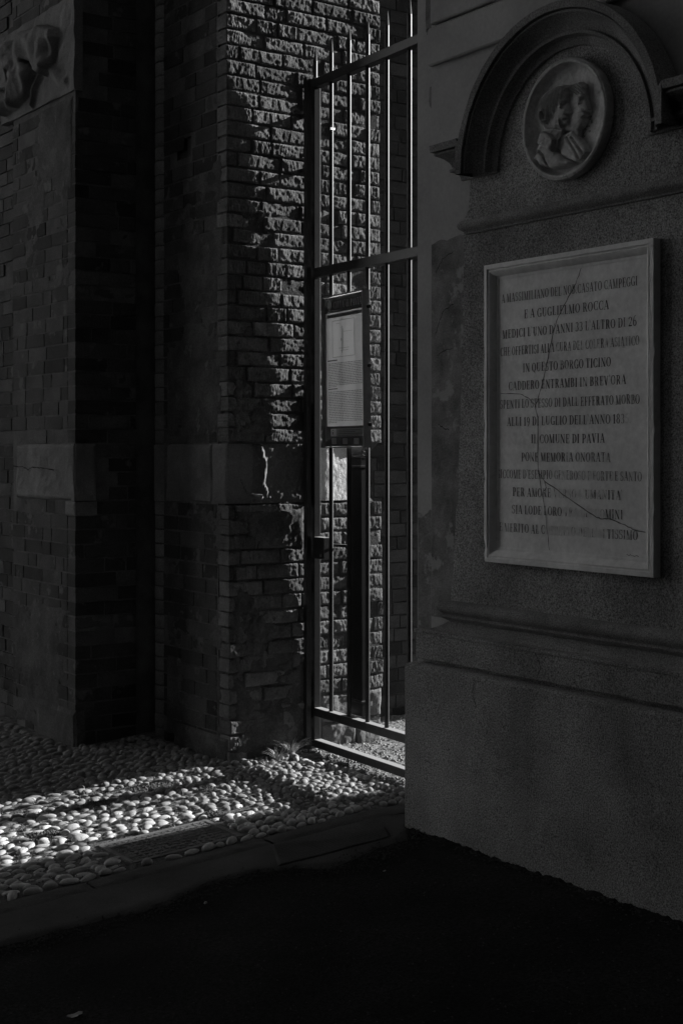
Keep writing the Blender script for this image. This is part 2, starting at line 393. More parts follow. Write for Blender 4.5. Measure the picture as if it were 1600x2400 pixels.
# ------------------------------------------------------------------ bricks
def brick_mesh(i, nx, nz, amp, depth=.10, mt=None, edge=.006, fr=1., tool=False):
    """unit length (x) and height (z), front face near y=0 facing -y, true depth"""
    r = np.random.default_rng(500+i*13+nx); me = bpy.data.meshes.new('brick')
    xs_ = np.linspace(-.5, .5, nx+1); zs_ = np.linspace(-.5, .5, nz+1)
    X, Z = np.meshgrid(xs_, zs_); ox, oz = r.uniform(0, 50, 2)
    Y = amp*(fbm(X*.25*22*fr+ox, Z*.07*34*fr+oz, o=4)) + amp*.8*vnoise(X*.25*60*fr+oz, Z*.07*75*fr+ox)
    if tool: sh = X*.25*120+Z*.07*r.uniform(10, 34); Y = Y + amp*.75*(np.abs(vnoise(sh+ox, Z*.07*16+oz))-.4) + amp*.5*vnoise(sh*2.1+oz, Z*.07*30+ox)
    ed = np.minimum((.5-np.abs(X))*.24, (.5-np.abs(Z))*.07)
    Y = Y + edge*np.clip(1-ed/.008, 0, 1)**2 + .4*edge*np.clip(1-ed/.018, 0, 1)*(r.random(X.shape))
    Xp = X*(1+0) ; Zp = Z.copy()
    Xp[:, 0] += .008*r.random(nz+1); Xp[:, -1] -= .008*r.random(nz+1); zj = .05 if tool else .02; Zp[0] += zj*r.random(nx+1); Zp[-1] -= zj*r.random(nx+1)
    V = np.stack([Xp, Y, Zp], -1).reshape(-1, 3).tolist(); c = nx+1
    Fc = [(a*c+j, a*c+j+1, (a+1)*c+j+1, (a+1)*c+j) for a in range(nz) for j in range(nx)]
    n0 = len(V); ring = [j for j in range(nx+1)]+[a*c+nx for a in range(1, nz+1)]+[nz*c+j for j in range(nx-1, -1, -1)]+[a*c for a in range(nz-1, 0, -1)]
    nr = len(ring)
    for k in ring: V.append(tuple(V[k]))
    for k in ring: V.append((V[k][0], depth, V[k][2]))
    for k in range(nr): k2 = (k+1) % nr; Fc.append((n0+k, n0+nr+k, n0+nr+k2, n0+k2))
    me.from_pydata(V, [], Fc); sm = [True]*(nx*nz)+[False]*(len(Fc)-nx*nz); me.polygons.foreach_set('use_smooth', sm); me.materials.append(mt)
    return me
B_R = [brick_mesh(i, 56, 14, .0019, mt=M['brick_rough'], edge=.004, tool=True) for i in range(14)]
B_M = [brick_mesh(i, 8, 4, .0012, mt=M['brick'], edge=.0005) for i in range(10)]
B_D = [brick_mesh(i, 5, 2, .001, mt=M['brick_dim'], edge=.003) for i in range(5)]
CH = .0797
def lay(parent, org, ud, zlo, zhi, L_, meshes, off=lambda u, z: 0., skip=lambda u, z: False, seed=1, proud=.0016, joint=.007, z0=1.33, lens=((.235, .27), (.11, .125)), hdr=.28, tilt=0.):
    """courses of bricks; ud = +1: wall runs +X facing -Y ; ud = -1: wall runs -Y facing -X. org=(x,y) of start"""
    r = random.Random(seed); th = 0 if ud > 0 else -math.pi/2; n = 0
    k0 = math.floor((zlo-z0)/CH); z = z0+k0*CH; k = 0
    while z < zhi-.02:
        if 1.326-.005 < z+CH/2 < 1.653 and False: pass
        u = -r.uniform(0, .20) if k % 2 else -r.uniform(0, .08)
        while u < L_-.01:
            bl = r.uniform(*lens[1]) if r.random() < hdr else r.uniform(*lens[0])
            a0, a1 = max(u, 0), min(u+bl, L_)
            u += bl+joint
            if a1-a0 < .03: continue
            if a0 > 0 and L_-a1 < .035: a1 = L_; u = L_+1
            um, zm = (a0+a1)/2, z+CH/2
            if zm < zlo or skip(um, zm): continue
            o = bpy.data.objects.new('brick', r.choice(meshes)); COL.objects.link(o); o.parent = parent
            pr = (r.uniform(-proud, proud)+(r.uniform(.001, .005) if r.random() < .14 else 0))*1.+off(um, zm); pl = parent.location
            X, Y = (org[0]+um, org[1]+pr) if ud > 0 else (org[0]+pr, org[1]-um)
            o.location = (X-pl[0], Y-pl[1], zm-pl[2]+r.uniform(-.0015, .0015))
            o.rotation_euler = (0, r.gauss(0, .006), th+r.gauss(tilt*1.6, tilt))
            hh = CH-joint+r.uniform(-.003, .002)
            o.scale = ((a1-a0)*(1 if r.random() < .5 or True else -1), 1, hh*(1 if r.random() < .5 else -1)); n += 1
        z += CH; k += 1
    return n

def inpoly(X, Y, P):
    ins = np.zeros(X.shape, bool); n = len(P)
    for i in range(n):
        x1, y1 = P[i]; x2, y2 = P[(i+1) % n]
        c = ((y1 > Y) != (y2 > Y)) & (X < (x2-x1)*(Y-y1)/((y2-y1) or 1e-9)+x1); ins ^= c
    return ins
def pdist(X, Y, P, closed=True):
    d = np.full(X.shape, 1e9); n = len(P)
    for i in range(n if closed else n-1):
        a = np.array(P[i]); c = np.array(P[(i+1) % n]); ab = c-a; L2 = ab@ab+1e-12
        t = np.clip(((X-a[0])*ab[0]+(Y-a[1])*ab[1])/L2, 0, 1)
        d = np.minimum(d, np.hypot(X-a[0]-t*ab[0], Y-a[1]-t*ab[1]))
    return d
# hairline cracks in the plaster
def crack(parent, name, pts, x, wd, mt, th=.0006, jit=.003, seed=1, sub=5):
    r = random.Random(seed); P = []
    for (a0, a1) in zip(pts[:-1], pts[1:]):
        for k in range(sub):
            t = k/sub; P.append((a0[0]+(a1[0]-a0[0])*t+r.uniform(-jit, jit), a0[1]+(a1[1]-a0[1])*t+r.uniform(-jit, jit)))
    P.append(pts[-1]); b = MB(); pl = np.array(parent.location); V = []
    for i, p in enumerate(P):
        q0 = P[max(i-1, 0)]; q1 = P[min(i+1, len(P)-1)]; d = np.array([q1[0]-q0[0], q1[1]-q0[1]]); d /= np.linalg.norm(d)+1e-9; nn = np.array([-d[1], d[0]])
        w2 = wd*r.uniform(.5, 1.3)/2
        for sgn in (-1, 1): V.append(tuple(np.array((x-th, p[0]+nn[0]*w2*sgn, p[1]+nn[1]*w2*sgn))-pl))
    b.add(V, [(2*i, 2*i+1, 2*i+3, 2*i+2) for i in range(len(P)-1)]); return b.build(name, mt, parent)
# ---- corner pier with the sunlit side face
def gw(x, z):           # batter: the foot of the side face stands about 3 cm further out
    return -.032*np.clip(1-np.asarray(z, float)/3.3, 0, 1) + 0*np.asarray(x, float)
SB0, SB1 = 1.326, 1.653     # stone band
pier = thing('brick_pier', 'tall brick corner pier whose rough side face is raked by sunlight behind the gate', 'pier', (.49, .34, 0))
b = MB(); zs_ = np.concatenate([[-.1], np.linspace(0, 4.4, 89), [9.]])
xs_ = np.linspace(.008, .965, 22); rings = []
for z in zs_:
    dep = .09 if SB0+.02 < z < SB1-.02 else .0075
    g = gw(xs_, z)+dep+.005*fbm(xs_*3.1, z*2.3, 4.)*(dep < .05)
    ring = [(.03, .66), *[(x, y) for x, y in zip(xs_, g)], (.965, .66)]
    rings.append([(x-.49, y-.34, z) for x, y in ring])
n = len(rings[0]); V = [p for r_ in rings for p in r_]
b.add(V, [(i*n+j, i*n+(j+1) % n, (i+1)*n+(j+1) % n, (i+1)*n+j) for i in range(len(rings)-1) for j in range(n)])
b.build('core', M['mortar'], pier)
HY0, HY1, HZ0, HZ1 = .385, .54, 3.20, 3.31        # putlog hole in the street face
b = MB()
for (y0, y1, z0, z1) in ((.09, .69, -.1, HZ0), (.09, .69, HZ1, 9.), (.09, HY0, HZ0, HZ1), (HY1, .69, HZ0, HZ1)):
    b.box((.0038-.49, y0-.34, z0), (.0295-.49, y1-.34, z1))
b.build('mortar_face', M['mortar_light'], pier)
b = MB(); b.box((.0305-.49, HY0-.34, HZ0), (.031-.49, HY1-.34, HZ1)); b.build('hole_back', M['asphalt'], pier)  # near-black sheet stands in for the shade inside a deeper hole
band = lambda z: SB0 < z < SB1
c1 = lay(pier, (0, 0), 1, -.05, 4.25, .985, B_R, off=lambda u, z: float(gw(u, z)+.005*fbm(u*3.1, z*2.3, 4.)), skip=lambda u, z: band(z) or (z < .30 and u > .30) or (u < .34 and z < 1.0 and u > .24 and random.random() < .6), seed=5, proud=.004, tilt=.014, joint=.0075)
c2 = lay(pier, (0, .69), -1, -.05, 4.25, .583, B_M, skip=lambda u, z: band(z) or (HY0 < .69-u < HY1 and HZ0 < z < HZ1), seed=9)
print('pier bricks', c1, c2)
def stone_grid(P0, U, W, nu, nw, nrm, f, back=.1):
    """rough block: point P0 + u*U + w*W, displaced along nrm by f(u,w) ; closed sides"""
    u = np.linspace(0, 1, nu); w_ = np.linspace(0, 1, nw); Uu, Ww = np.meshgrid(u, w_)
    P0, U, W, nrm = map(lambda q: np.array(q, float), (P0, U, W, nrm))
    P = P0+Uu[..., None]*U+Ww[..., None]*W+f(Uu, Ww)[..., None]*nrm
    return P
def stone_block(name, parent, P0, U, W, nrm, f, mt, nu=24, nw=16, back=.1):
    P = stone_grid(P0, U, W, nu, nw, nrm, f); b = MB(); Q = P-np.array(parent.location)
    b.grid(Q); nrm = np.array(nrm, float)
    rim = [Q[0, :], Q[:, -1], Q[-1, ::-1], Q[::-1, 0]]
    for r_ in rim:
        Bk = r_ - nrm*back; b.grid(np.stack([r_, Bk]))
    return b.build(name, mt, parent, smooth=False)
def rf(amp, fr, sd, rnd=.012, lw=1., lh=1.):
    def f(u, w_):
        ed = np.minimum(np.minimum(u, 1-u)*lw, np.minimum(w_, 1-w_)*lh)
        return amp*fbm(u*fr*lw+sd, w_*fr*lh+sd*1.7, o=4) - rnd*np.clip(1-ed/.02, 0, 1)**2
    return f
# street-side stones of the band
stone_block('stone_block', pier, (-.006, .655, SB0+.006), (0, -.50, 0), (0, 0, SB1-SB0-.014), (-1, 0, 0), rf(.006, 7, 3, .010, .5, .32), M['stone'], 50, 30)
stone_block('stone_block', pier, (-.004, .15, SB0+.006), (0, -.155, 0), (0, 0, SB1-SB0-.014), (-1, 0, 0), rf(.003, 9, 8, .006, .15, .32), M['stone'], 12, 16, .15)
# side-face stones: a hollowed one in front, pale one behind the gate
def hol(u, w_):
    h = -.044+.050*u - .010*np.exp(-(((u-.75)/.2)**2+((w_-.55)/.3)**2))
    h += .024*np.exp(-(pdist(u*.52, w_*.31, [(.085, .27), (.070, .20), (.078, .12), (.115, .05), (.20, .035)], False)/.010)**2)
    h += .016*np.exp(-(pdist(u*.52, w_*.31, [(.20, .29), (.225, .20), (.215, .10), (.235, .06)], False)/.013)**2)
    return h+.0045*fbm(u*16, w_*10, o=5)
stone_block('stone_block', pier, (.005, -.018, SB0+.006), (.525, 0, 0), (0, 0, SB1-SB0-.014), (0, -1, 0), hol, M['stone'], 60, 34, .05)
def hol2(u, w_):
    return -.006-.062*u**1.2 - .02*np.exp(-((u-.1)/.07)**2) - .006*np.cos(w_*3.1)*w_+.003*fbm(u*9, w_*6, o=4)
stone_block('stone_block', pier, (.535, -.018, SB0+.012), (.40, 0, 0), (0, 0, SB1-SB0-.04), (0, -1, 0), hol2, M['stone_pale'], 50, 34, .02)
# lowest stones on the side face
for (x0, x1, z0, z1, sd) in ((.31, .56, -.04, .28, 2), (.575, .80, .0, .13, 5), (.575, .975, .14, .29, 8), (.81, .975, -.02, .128, 4)):
    stone_block('footing_stone', pier, (x0, -.036, z0), (x1-x0, 0, 0), (0, 0, z1-z0), (0, -1, 0), rf(.008, 12, sd, .016, x1-x0, z1-z0), M['stone'], 26, 18, .09)
stone_block('footing_stone', pier, (-.012, .56, -.05), (0, -.58, 0), (0, 0, .17), (-1, 0, 0), rf(.006, 8, 6, .012, .58, .2), M['smear'], 26, 10, .04)

def smear(parent, x, y0, y1, z0, z1, thr, amp, seed, mt):
    Yg, Zg = np.meshgrid(np.linspace(y0, y1, int(abs(y1-y0)/.012)), np.linspace(z0, z1, int((z1-z0)/.012)))
    n_ = fbm(Yg*3.2+seed, Zg*2.1+seed, o=5)+.25*fbm(Yg*25, Zg*25)
    e_ = np.minimum(np.minimum(np.abs(Yg-y0), np.abs(Yg-y1)), np.minimum(Zg-z0, z1-Zg))
    X = x-amp*np.clip((n_-thr)*4, -3, 1)+.02*np.clip(1-e_/.03, 0, 1)+.0015*fbm(Yg*40, Zg*40)
    b = MB(); b.grid(np.stack([X, Yg, Zg], -1)-np.array(parent.location)); return b.build('render_smear', mt, parent, smooth=True)
smear(pier, .0, .675, .02, SB1+.01, 3.19, -.15, .0035, 3, M['smear']); smear(pier, .0, .675, .02, .55, SB0-.01, .15, .0035, 8, M['smear'])
def smear_side(x0, x1, z0, z1, thr, amp, seed):
    Xg, Zg = np.meshgrid(np.linspace(x0, x1, int((x1-x0)/.008)), np.linspace(z0, z1, int((z1-z0)/.008)))
    n_ = fbm(Xg*4+seed, Zg*3+seed, o=5)+.3*fbm(Xg*30, Zg*30)
    e_ = np.minimum(np.minimum(Xg-x0, x1-Xg), np.minimum(Zg-z0, z1-Zg))
    Y = gw(Xg, Zg)+.004*fbm(Xg*3.1, Zg*2.3, 4.)-amp*np.clip((n_-thr)*4, -3, 1)+.02*np.clip(1-e_/.04, 0, 1)+.002*fbm(Xg*45, Zg*45)
    b = MB(); b.grid(np.stack([Xg, Y, Zg], -1)-np.array(pier.location)); return b.build('render_smear', M['smear'], pier, smooth=True)
smear_side(.006, .50, .02, SB0-.005, -.05, .006, 3); smear_side(.01, .30, SB1+.01, 2.9, .1, .005, 7)
smear(pier, .0, .675, .02, .02, .5, -.2, .0035, 5, M['smear'])

# ---- round shaft in the re-entrant corner
shaft = thing('round_shaft', 'slender round brick shaft in the dark recess between the buttress and the pier', 'column', (.083, .787, 0))
for k in range(-1, 56):
    z = 1.33+(k-17)*CH; h = CH-.006
    if SB0-.01 < z+CH/2 < SB1: continue
    b = MB(); r0 = .078+random.uniform(-.0015, .0015); n = 20
    V = []; lv = [(r0-.004, 0), (r0, .006), (r0, h-.006), (r0-.004, h)]
    for rr, zz in lv:
        for j in range(n): V.append((rr*math.cos(6.2832*j/n), rr*math.sin(6.2832*j/n), z+zz))
    b.add(V, [(i*n+j, i*n+(j+1) % n, (i+1)*n+(j+1) % n, (i+1)*n+j) for i in range(3) for j in range(n)])
    b.build('curved_brick', M['shaft'], shaft, smooth=True)
b = MB(); b.tube((0, 0, -.1), (0, 0, 9), .074, 20); b.build('core', M['mortar'], shaft, smooth=True)
b = MB(); b.tube((0, 0, SB0), (0, 0, SB1-.01), .083, 24); b.build('stone_drum', M['stone'], shaft)

# ---- projecting buttress on the left
bx, by = -.444, .884
but = thing('brick_buttress', 'wide brick buttress at the far left with a pale stone block and carved relief', 'buttress', (bx+.3, by+.45, 0))
bl_ = but.location
b = MB(); b.box((bx+.0038-bl_[0], by+.0038-bl_[1], -.2), (-.075-bl_[0], 1.776-bl_[1], 9)); b.box((-.074-bl_[0], .92-bl_[1], -.2), (.5, 1.776-bl_[1], 9)); b.build('core', M['mortar_light'], but)
c3 = lay(but, (bx, 1.78), -1, -.1, 4.6, .896-.105, B_M, skip=lambda u, z: band(z) or (z > 3.60 and z < 4.12), seed=21)
c4 = lay(but, (bx, by), 1, -.1, 4.6, .372, B_M, skip=lambda u, z: (band(z) and u < .13) or (3.6 < z < 4.12 and u < .1), seed=23)
print('buttress', c3, c4)
stone_block('stone_block', but, (bx-.016, 1.70, SB0+.006), (0, -.84, 0), (0, 0, SB1-SB0-.012), (-1, 0, 0), rf(.010, 5, 13, .014, .84, .32), M['stone'], 70, 30, .05)
crack(but, 'crack', [(1.70, 1.52), (1.55, 1.515), (1.47, 1.50), (1.40, 1.515), (1.25, 1.51), (1.1, 1.50)], bx-.030, .006, M['asphalt'], seed=44)
stone_block('stone_block', but, (bx-.014, .861, SB0+.006), (.13, 0, 0), (0, 0, SB1-SB0-.012), (0, -1, 0), rf(.003, 9, 14, .006, .13, .32), M['stone'], 12, 18, .04)
stone_block('stone_block', but, (bx-.012, 1.0, 1.25), (0, -.137, 0), (0, 0, .077), (-1, 0, 0), rf(.003, 9, 11, .006, .13, .08), M['stone'], 12, 8, .13)
stone_block('footing_stone', but, (bx-.012, 1.40, -.12), (0, -.53, 0), (0, 0, .30), (-1, 0, 0), rf(.005, 8, 16, .012, .5, .2), M['smear'], 26, 10, .05)

smear(but, bx, 1.76, by+.02, 2.5, 3.59, .0, .0035, 13, M['smear']); smear(but, bx, 1.76, by+.02, -.02, .75, -.1, .0035, 17, M['smear'])
# carved relief
def dome(X, Y, P, H, r):
    d = pdist(X, Y, P); i = inpoly(X, Y, P); t = np.clip(d/r, 0, 1); t2 = np.clip(d/(r*.22), 0, 1)
    return np.where(i, H*(.5*np.sqrt(1-(1-t)**2)+.5*np.sqrt(1-(1-t2)**2)), 0)
rel = [(1.989,4.076),(1.645,4.048),(1.406,4.059),(1.24,4.039),(1.088,3.981),(1.059,3.925),(1.088,3.858),(1.158,3.76),(1.229,3.742),(1.281,3.766),(1.364,3.847),(1.449,3.874),(1.364,3.813),(1.385,3.746),(1.492,3.684),(1.645,3.642),(1.849,3.63),(1.919,3.718),(1.989,3.799)]
Yg, Zg = np.meshgrid(np.linspace(1.93, by-.012, 200), np.linspace(3.595, 4.125, 130))
H = dome(Yg, Zg, rel, .085, .11)
H += .012*np.sin((Yg*1.5+Zg*.5)*19+3.5*fbm(Yg*3, Zg*3))*np.clip(H*25, 0, 1)+.008*fbm(Yg*9, Zg*7)*np.clip(H*25, 0, 1)
gr = [(1.612,3.866),(1.678,3.865),(1.684,3.823),(1.645,3.78),(1.678,3.753),(1.746,3.758)]
H -= .03*np.exp(-(pdist(Yg, Zg, gr, False)/.012)**2)
H += .03*np.exp(-(pdist(Yg, Zg, [(1.30, 3.78), (1.40, 3.70), (1.44, 3.62)], False)/.018)**2) + .025*np.exp(-(pdist(Yg, Zg, [(1.17, 3.78), (1.05, 3.68), (.98, 3.66)], False)/.03)**2)
H -= .03*np.exp(-(((Yg-1.13)/.035)**2+((Zg-3.88)/.07)**2))
H += .006*fbm(Yg*12, Zg*12)
rl = thing('carved_relief', 'weathered carved stone relief of a draped curling form high on the left buttress', 'relief', (bx, 1.35, 3.6))
P = np.stack([bx-.012-H, Yg, Zg], -1)-np.array(rl.location); b = MB(); b.grid(P)
for r_ in (P[0], P[:, -1], P[-1], P[:, 0]):
    Bk = r_.copy(); Bk[:, 0] = .04; b.grid(np.stack([r_, Bk]))
b.build('carving', M['stone'], rl, smooth=True)

# ---- farther wall slice, alley wall and body of the church
lw = thing('brick_wall', 'slice of rough brick wall beyond the left buttress at the frame edge', 'wall', (-.1, 2.5, 0))
b = MB(); b.box((-.298, -.72, -.2), (.5, 5, 9)); b.build('core', M['mortar_light'], lw)
lay(lw, (-.41, 2.6), -1, -.1, 4.8, .82, B_M, seed=31, skip=lambda u, z: random.random() < .05 and z > 2)
aw = thing('brick_wall', 'dim recessed brick wall seen between the gate bars beyond the lit pier', 'wall', (1, .5, 0))
b = MB(); b.box((-.01, .012, -.2), (11, 7, 18)); b.box((-.9, .2, -.2), (-.012, 1.4, 18)); b.box((-.9, 1.42, -.2), (-.012, 7, 18)); b.build('core', M['mortar'], aw)
b = MB(); b.box((4.6, -.52, -.2), (5.6, .01, 9)); b.build('buttress', M['brick_dim'], aw)  # unseen, added only to keep the sun off the alley wall
c5 = lay(aw, (1.0, .5), 1, -.05, 4.6, 1.55, B_D, seed=41)
print('alley', c5)

# ------------------------------------------------------------------ plastered building with the memorial
XP = .07
bld = thing('plastered_building', 'pale plastered corner building that carries the doctors memorial', 'building', (3, -5, 0))
def W(lo, hi): return (np.array(lo)-np.array(bld.location)).tolist(), (np.array(hi)-np.array(bld.location)).tolist()
b = MB(); b.box(*W((XP, -16, -.1), (5.8, -1.607, 16))); b.build('wall', M['plaster'], bld)
b = MB(); b.box(*W((.085, -1.6065, -.1), (5.78, -1.492, 16))); b.build('corner_strip', M['plaster'], bld)
# raised plaster band above, with the shadowed ledge
b = MB(); b.bbox(*W((XP-.028, -6, 3.245), (XP-.0005, -1.612, 3.405)), .006); b.build('plaster_band', M['plaster'], bld)
b = MB(); b.bbox(*W((XP-.028, -6, 3.418), (XP-.0005, -1.63, 4.6)), .006); b.build('plaster_band', M['plaster'], bld)
# stained old plaster below, ragged outline, and on the corner strip
def ragged(name, x, y0, y1, z0, z1, mt, seed, parent, thick=.004, topamp=.012, sideamp=.004):
    n = 60; V = []; r = np.random.default_rng(seed); s1 = seed*3.7
    top = [(y0+(y1-y0)*t, z1+topamp*float(fbm(t*5+s1, s1))) for t in np.linspace(0, 1, 24)]
    right = [(y1+sideamp*float(fbm(t*9, s1+5)), z1+(z0-z1)*t) for t in np.linspace(0, 1, n)][1:]
    bot = [(y1+(y0-y1)*t, z0) for t in np.linspace(0, 1, 4)][1:]
    ol = top+right+bot; pl = np.array(parent.location)
    b = MB(); N_ = len(ol)
    F_ = [(x-thick, y, z) for y, z in ol]+[(x, y, z) for y, z in ol]
    b.add([tuple(np.array(p)-pl) for p in F_], [tuple(range(N_))]+[(i, (i+1) % N_, N_+(i+1) % N_, N_+i) for i in range(N_)])
    return b.build(name, mt, parent)
ragged('worn_plaster', XP, -1.613, -1.90, .90, 2.495, M['plaster_old'], 3, bld)
ragged('worn_plaster', .085, -1.5, -1.604, .0, 1.34, M['plaster_old'], 4, bld, .003, .02)
# spalls at the corner (chipped hollows with rough mortar)
for (yc, zc, ry, rz_, sd) in ((-1.575, 3.56, .025, .16, 2), (-1.60, 3.13, .025, .055, 6)):
    n = 14; pl = np.array(bld.location); b = MB(); pts = [(yc+ry*math.cos(6.283*i/n)*(1+.3*float(vnoise(i*1.3, sd))), zc+rz_*math.sin(6.283*i/n)*(1+.3*float(vnoise(i*1.7, sd+3)))) for i in range(n)]
    b.add([tuple(np.array((.0655 if yc < -1.6 else .081, y, z))-pl) for y, z in pts]+[tuple(np.array((.086, y*1., z))-pl) for y, z in pts], [tuple(range(n))]+[(i, (i+1) % n, n+(i+1) % n, n+i) for i in range(n)])
    b.build('chipped_patch', M['plaster_old'], bld)
for k, pts in enumerate(([(-1.64, 2.10), (-1.67, 2.16), (-1.70, 2.20), (-1.76, 2.22)], [(-1.64, 2.36), (-1.69, 2.42), (-1.76, 2.44)], [(-1.65, 2.01), (-1.70, 2.03), (-1.75, 2.035)], [(-1.66, 1.72), (-1.70, 1.70), (-1.73, 1.695)])):
    crack(bld, 'crack', pts, XP-.004, .003, M['asphalt'], seed=k)
crack(bld, 'crack', [(-1.59, 3.72), (-1.56, 3.62), (-1.585, 3.48), (-1.56, 3.40)], .0845, .004, M['asphalt'], seed=9)

mon = thing('stone_memorial', 'grey granite wall memorial with arched hood, moulded base and broad plinth', 'memorial', (.05, -2.45, 0))
ml = np.array(mon.location)
def mloc(P): return (np.array(P, float)-ml).tolist()
# plinth with slightly rounded, chipped corner
def profile_run(name, prof, y0, y1, mt, wallx, ret=True, ny=60, rough=.0015, seed=1, smooth=True):
    """moulding running along -Y: prof = [(x, z)...] bottom to top; its left end returns to the wall mitred"""
    prof = np.array(prof); V = []; rows_ = []
    ysamp = np.linspace(0, 1, ny)
    if ret:
        # return face on the end: y = y0 + (wallx - x)
        e0 = np.stack([np.full(len(prof), wallx), y0+(wallx-prof[:, 0]), prof[:, 1]], -1); rows_.append(e0)
    for t in ysamp:
        ys_ = (y0+(wallx-prof[:, 0] if ret else 0*prof[:, 0]))*(1-t)+y1*t
        rr = rough*fbm(ys_*18, prof[:, 1]*18+seed, o=3)
        rows_.append(np.stack([prof[:, 0]+rr, ys_, prof[:, 1]+rr*.6], -1))
    b = MB(); b.grid(np.array(rows_)-ml); o = b.build(name, mt, mon, smooth=False)
    if smooth:
        o.data.polygons.foreach_set('use_smooth', [True]*len(o.data.polygons)); 
        try: o.data.set_sharp_from_angle(angle=math.radians(35))
        except Exception: pass
    return o
pl_prof = [(.0, -.08), (.0, .12), (.0, .35), (.0, .55), (.0, .678), (.004, .690), (.013, .697), (.06, .703)]
profile_run('plinth', pl_prof, -1.513-.06, -7, M['granite'], .06, ny=260, rough=.003, seed=2)
bl_prof = [(.058, .700), (.058, .716), (.036, .717), (.031, .722), (.031, .77), (.031, .822), (.031, .826), (.025, .829), (.024, .840), (.030, .844), (.038, .845)]
profile_run('base_block', bl_prof, -1.551-.03, -7, M['granite'], .06, ny=200, rough=.002, seed=4)
lim = mloc
bm_prof = [(.054, .893), (.044, .899), (.034, .905), (.030, .912), (.036, .916), (.036, .922), (.026, .930), (.018, .940), (.015, .952), (.019, .965), (.030, .974), (.044, .979), (.061, .981)]
o = profile_run('base_moulding', bm_prof, -1.757, -7, M['granite_mould'], .062, ny=160, rough=.002, seed=6)
# hollow weathering between the block and the moulding, its end sloping back
T, U = np.meshgrid(np.linspace(0, 1, 9), np.linspace(0, 1, 160)); Ye = -1.588-.16*T
P = np.stack([.036+.019*np.sin(T*math.pi/2)+.0012*fbm(U*90, T*4), Ye*(1-U)-7*U, .8455+.049*(1-np.cos(T*math.pi/2))], -1)
b = MB(); b.grid(P-ml); Q = np.stack([P[0], np.stack([np.full(9, .0698), P[0, :, 1]+.02, P[0, :, 2]], -1)]); b.grid(Q-ml); b.build('weathering', M['granite_mould'], mon, smooth=True)
crack(mon, 'crack', [(-1.98, .69), (-1.96, .62), (-1.99, .57)], -.002, .003, M['asphalt'], seed=62)
crack(mon, 'crack', [(-2.30, .83), (-2.33, .77), (-2.31, .73)], .029, .003, M['asphalt'], seed=63)
# dado of speckled render with ragged left edge and arched top
AY, AZ, R0 = -2.464, 2.726, .402
ol = []
for t in np.linspace(0, 1, 50):
    z = .975+(2.56-.975)*t; ol.append((-1.762-.078*t**1.0-.02*math.sin(t*3.1)+.006*float(fbm(z*9, 2.)), z))
ol += [(-1.87, 2.60), (-1.885, 2.725), (AY+R0+.012, 2.725)]
for k in range(41):
    q = math.pi*k/40; ol.append((AY+(R0+.012)*math.cos(q), AZ+(R0+.012)*math.sin(q)))
ol += [(-2.86, 2.725), (-7, 2.725), (-7, .975)]
N_ = len(ol); b = MB()
b.add(mloc([(.055, y, z) for y, z in ol]+[(.0695, y, z) for y, z in ol]), [tuple(range(N_))]+[(i, (i+1) % N_, N_+(i+1) % N_, N_+i) for i in range(N_)])
b.build('dado', M['granite'], mon)
# string course
sc_prof = [(.055, 2.497), (.046, 2.499), (.044, 2.506), (.036, 2.512), (.026, 2.520), (.022, 2.532), (.025, 2.545), (.034, 2.553), (.046, 2.556), (.055, 2.558)]
profile_run('string_course', sc_prof, -1.868, -7, M['granite_mould'], .0549, ny=160, rough=.0012, seed=8)
# hood moulding: shoulder, round arch, shoulder
prof = np.array([(0, 0), (0, .012), (.018, .015), (.030, .022), (.035, .038), (.036, .046), (.048, .047), (.049, .036), (.056, .038), (.074, .046), (.091, .063), (.103, .084), (.107, .092), (.115, .093), (.1155, .078), (.120, .078), (.1205, .104), (.149, .106), (.152, .099), (.152, 0)])
path = []   # (y, z, offset vector)
wx = .0555
path.append(('end', -1.85, 2.722, (0, 1)))
path.append((None, AY+R0, 2.722, (1, 1)))
for k in range(49):
    q = math.pi*k/48; path.append((None, AY+R0*math.cos(q), AZ+R0*math.sin(q), (math.cos(q), math.sin(q))))
path.append((None, AY-R0, 2.722, (-1, 1))); path.append((None, -5, 2.722, (0, 1)))
rows_ = []
for k, (kd, y, z, (oy, oz)) in enumerate(path):
    if kd == 'end':
        rows_.append(np.stack([np.full(len(prof), wx), y+prof[:, 1], z+prof[:, 0]], -1))
        rows_.append(np.stack([wx-prof[:, 1], y+prof[:, 1], z+prof[:, 0]], -1)); continue
    P = np.stack([wx-prof[:, 1], y+prof[:, 0]*oy, z+prof[:, 0]*oz], -1)
    P[:, 0] += .0016*fbm(P[:, 1]*25, P[:, 2]*25); rows_.append(P)
b = MB(); b.grid(np.array(rows_)-ml); o = b.build('hood_moulding', M['granite_mould'], mon, smooth=True)
try: o.data.set_sharp_from_angle(angle=math.radians(35))
except Exception: pass

# ------------------------------------------------------------------ marble plaque
pq = thing('memorial_plaque', 'cracked white marble plaque with framed edge and fourteen carved lines of lettering', 'plaque', (.02, -2.46, 1.75))
ql = np.array(pq.location)
def frame_prof(y0, y1, z0, z1):
    """rings from outside in: (inset, x)"""
    prof_ = [(0, .056), (0, .0205), (.001, .0195), (.018, .0185), (.0185, .024), (.022, .0245), (.027, .022), (.034, .025), (.042, .033), (.048, .040), (.0485, .0445), (.060, .045), (.0605, .052)]
    rings_ = []
    for ins, x in prof_:
        c4_ = [(y0-ins, z0+ins), (y1+ins, z0+ins), (y1+ins, z1-ins), (y0-ins, z1-ins)]
        ring = []
        for i in range(4):
            (ya, za), (yb, zb) = c4_[i], c4_[(i+1) % 4]
            for t in np.linspace(0, 1, 40)[:-1]: ring.append((x, ya+(yb-ya)*t, za+(zb-za)*t))
        rings_.append(ring)
    return np.array(rings_)
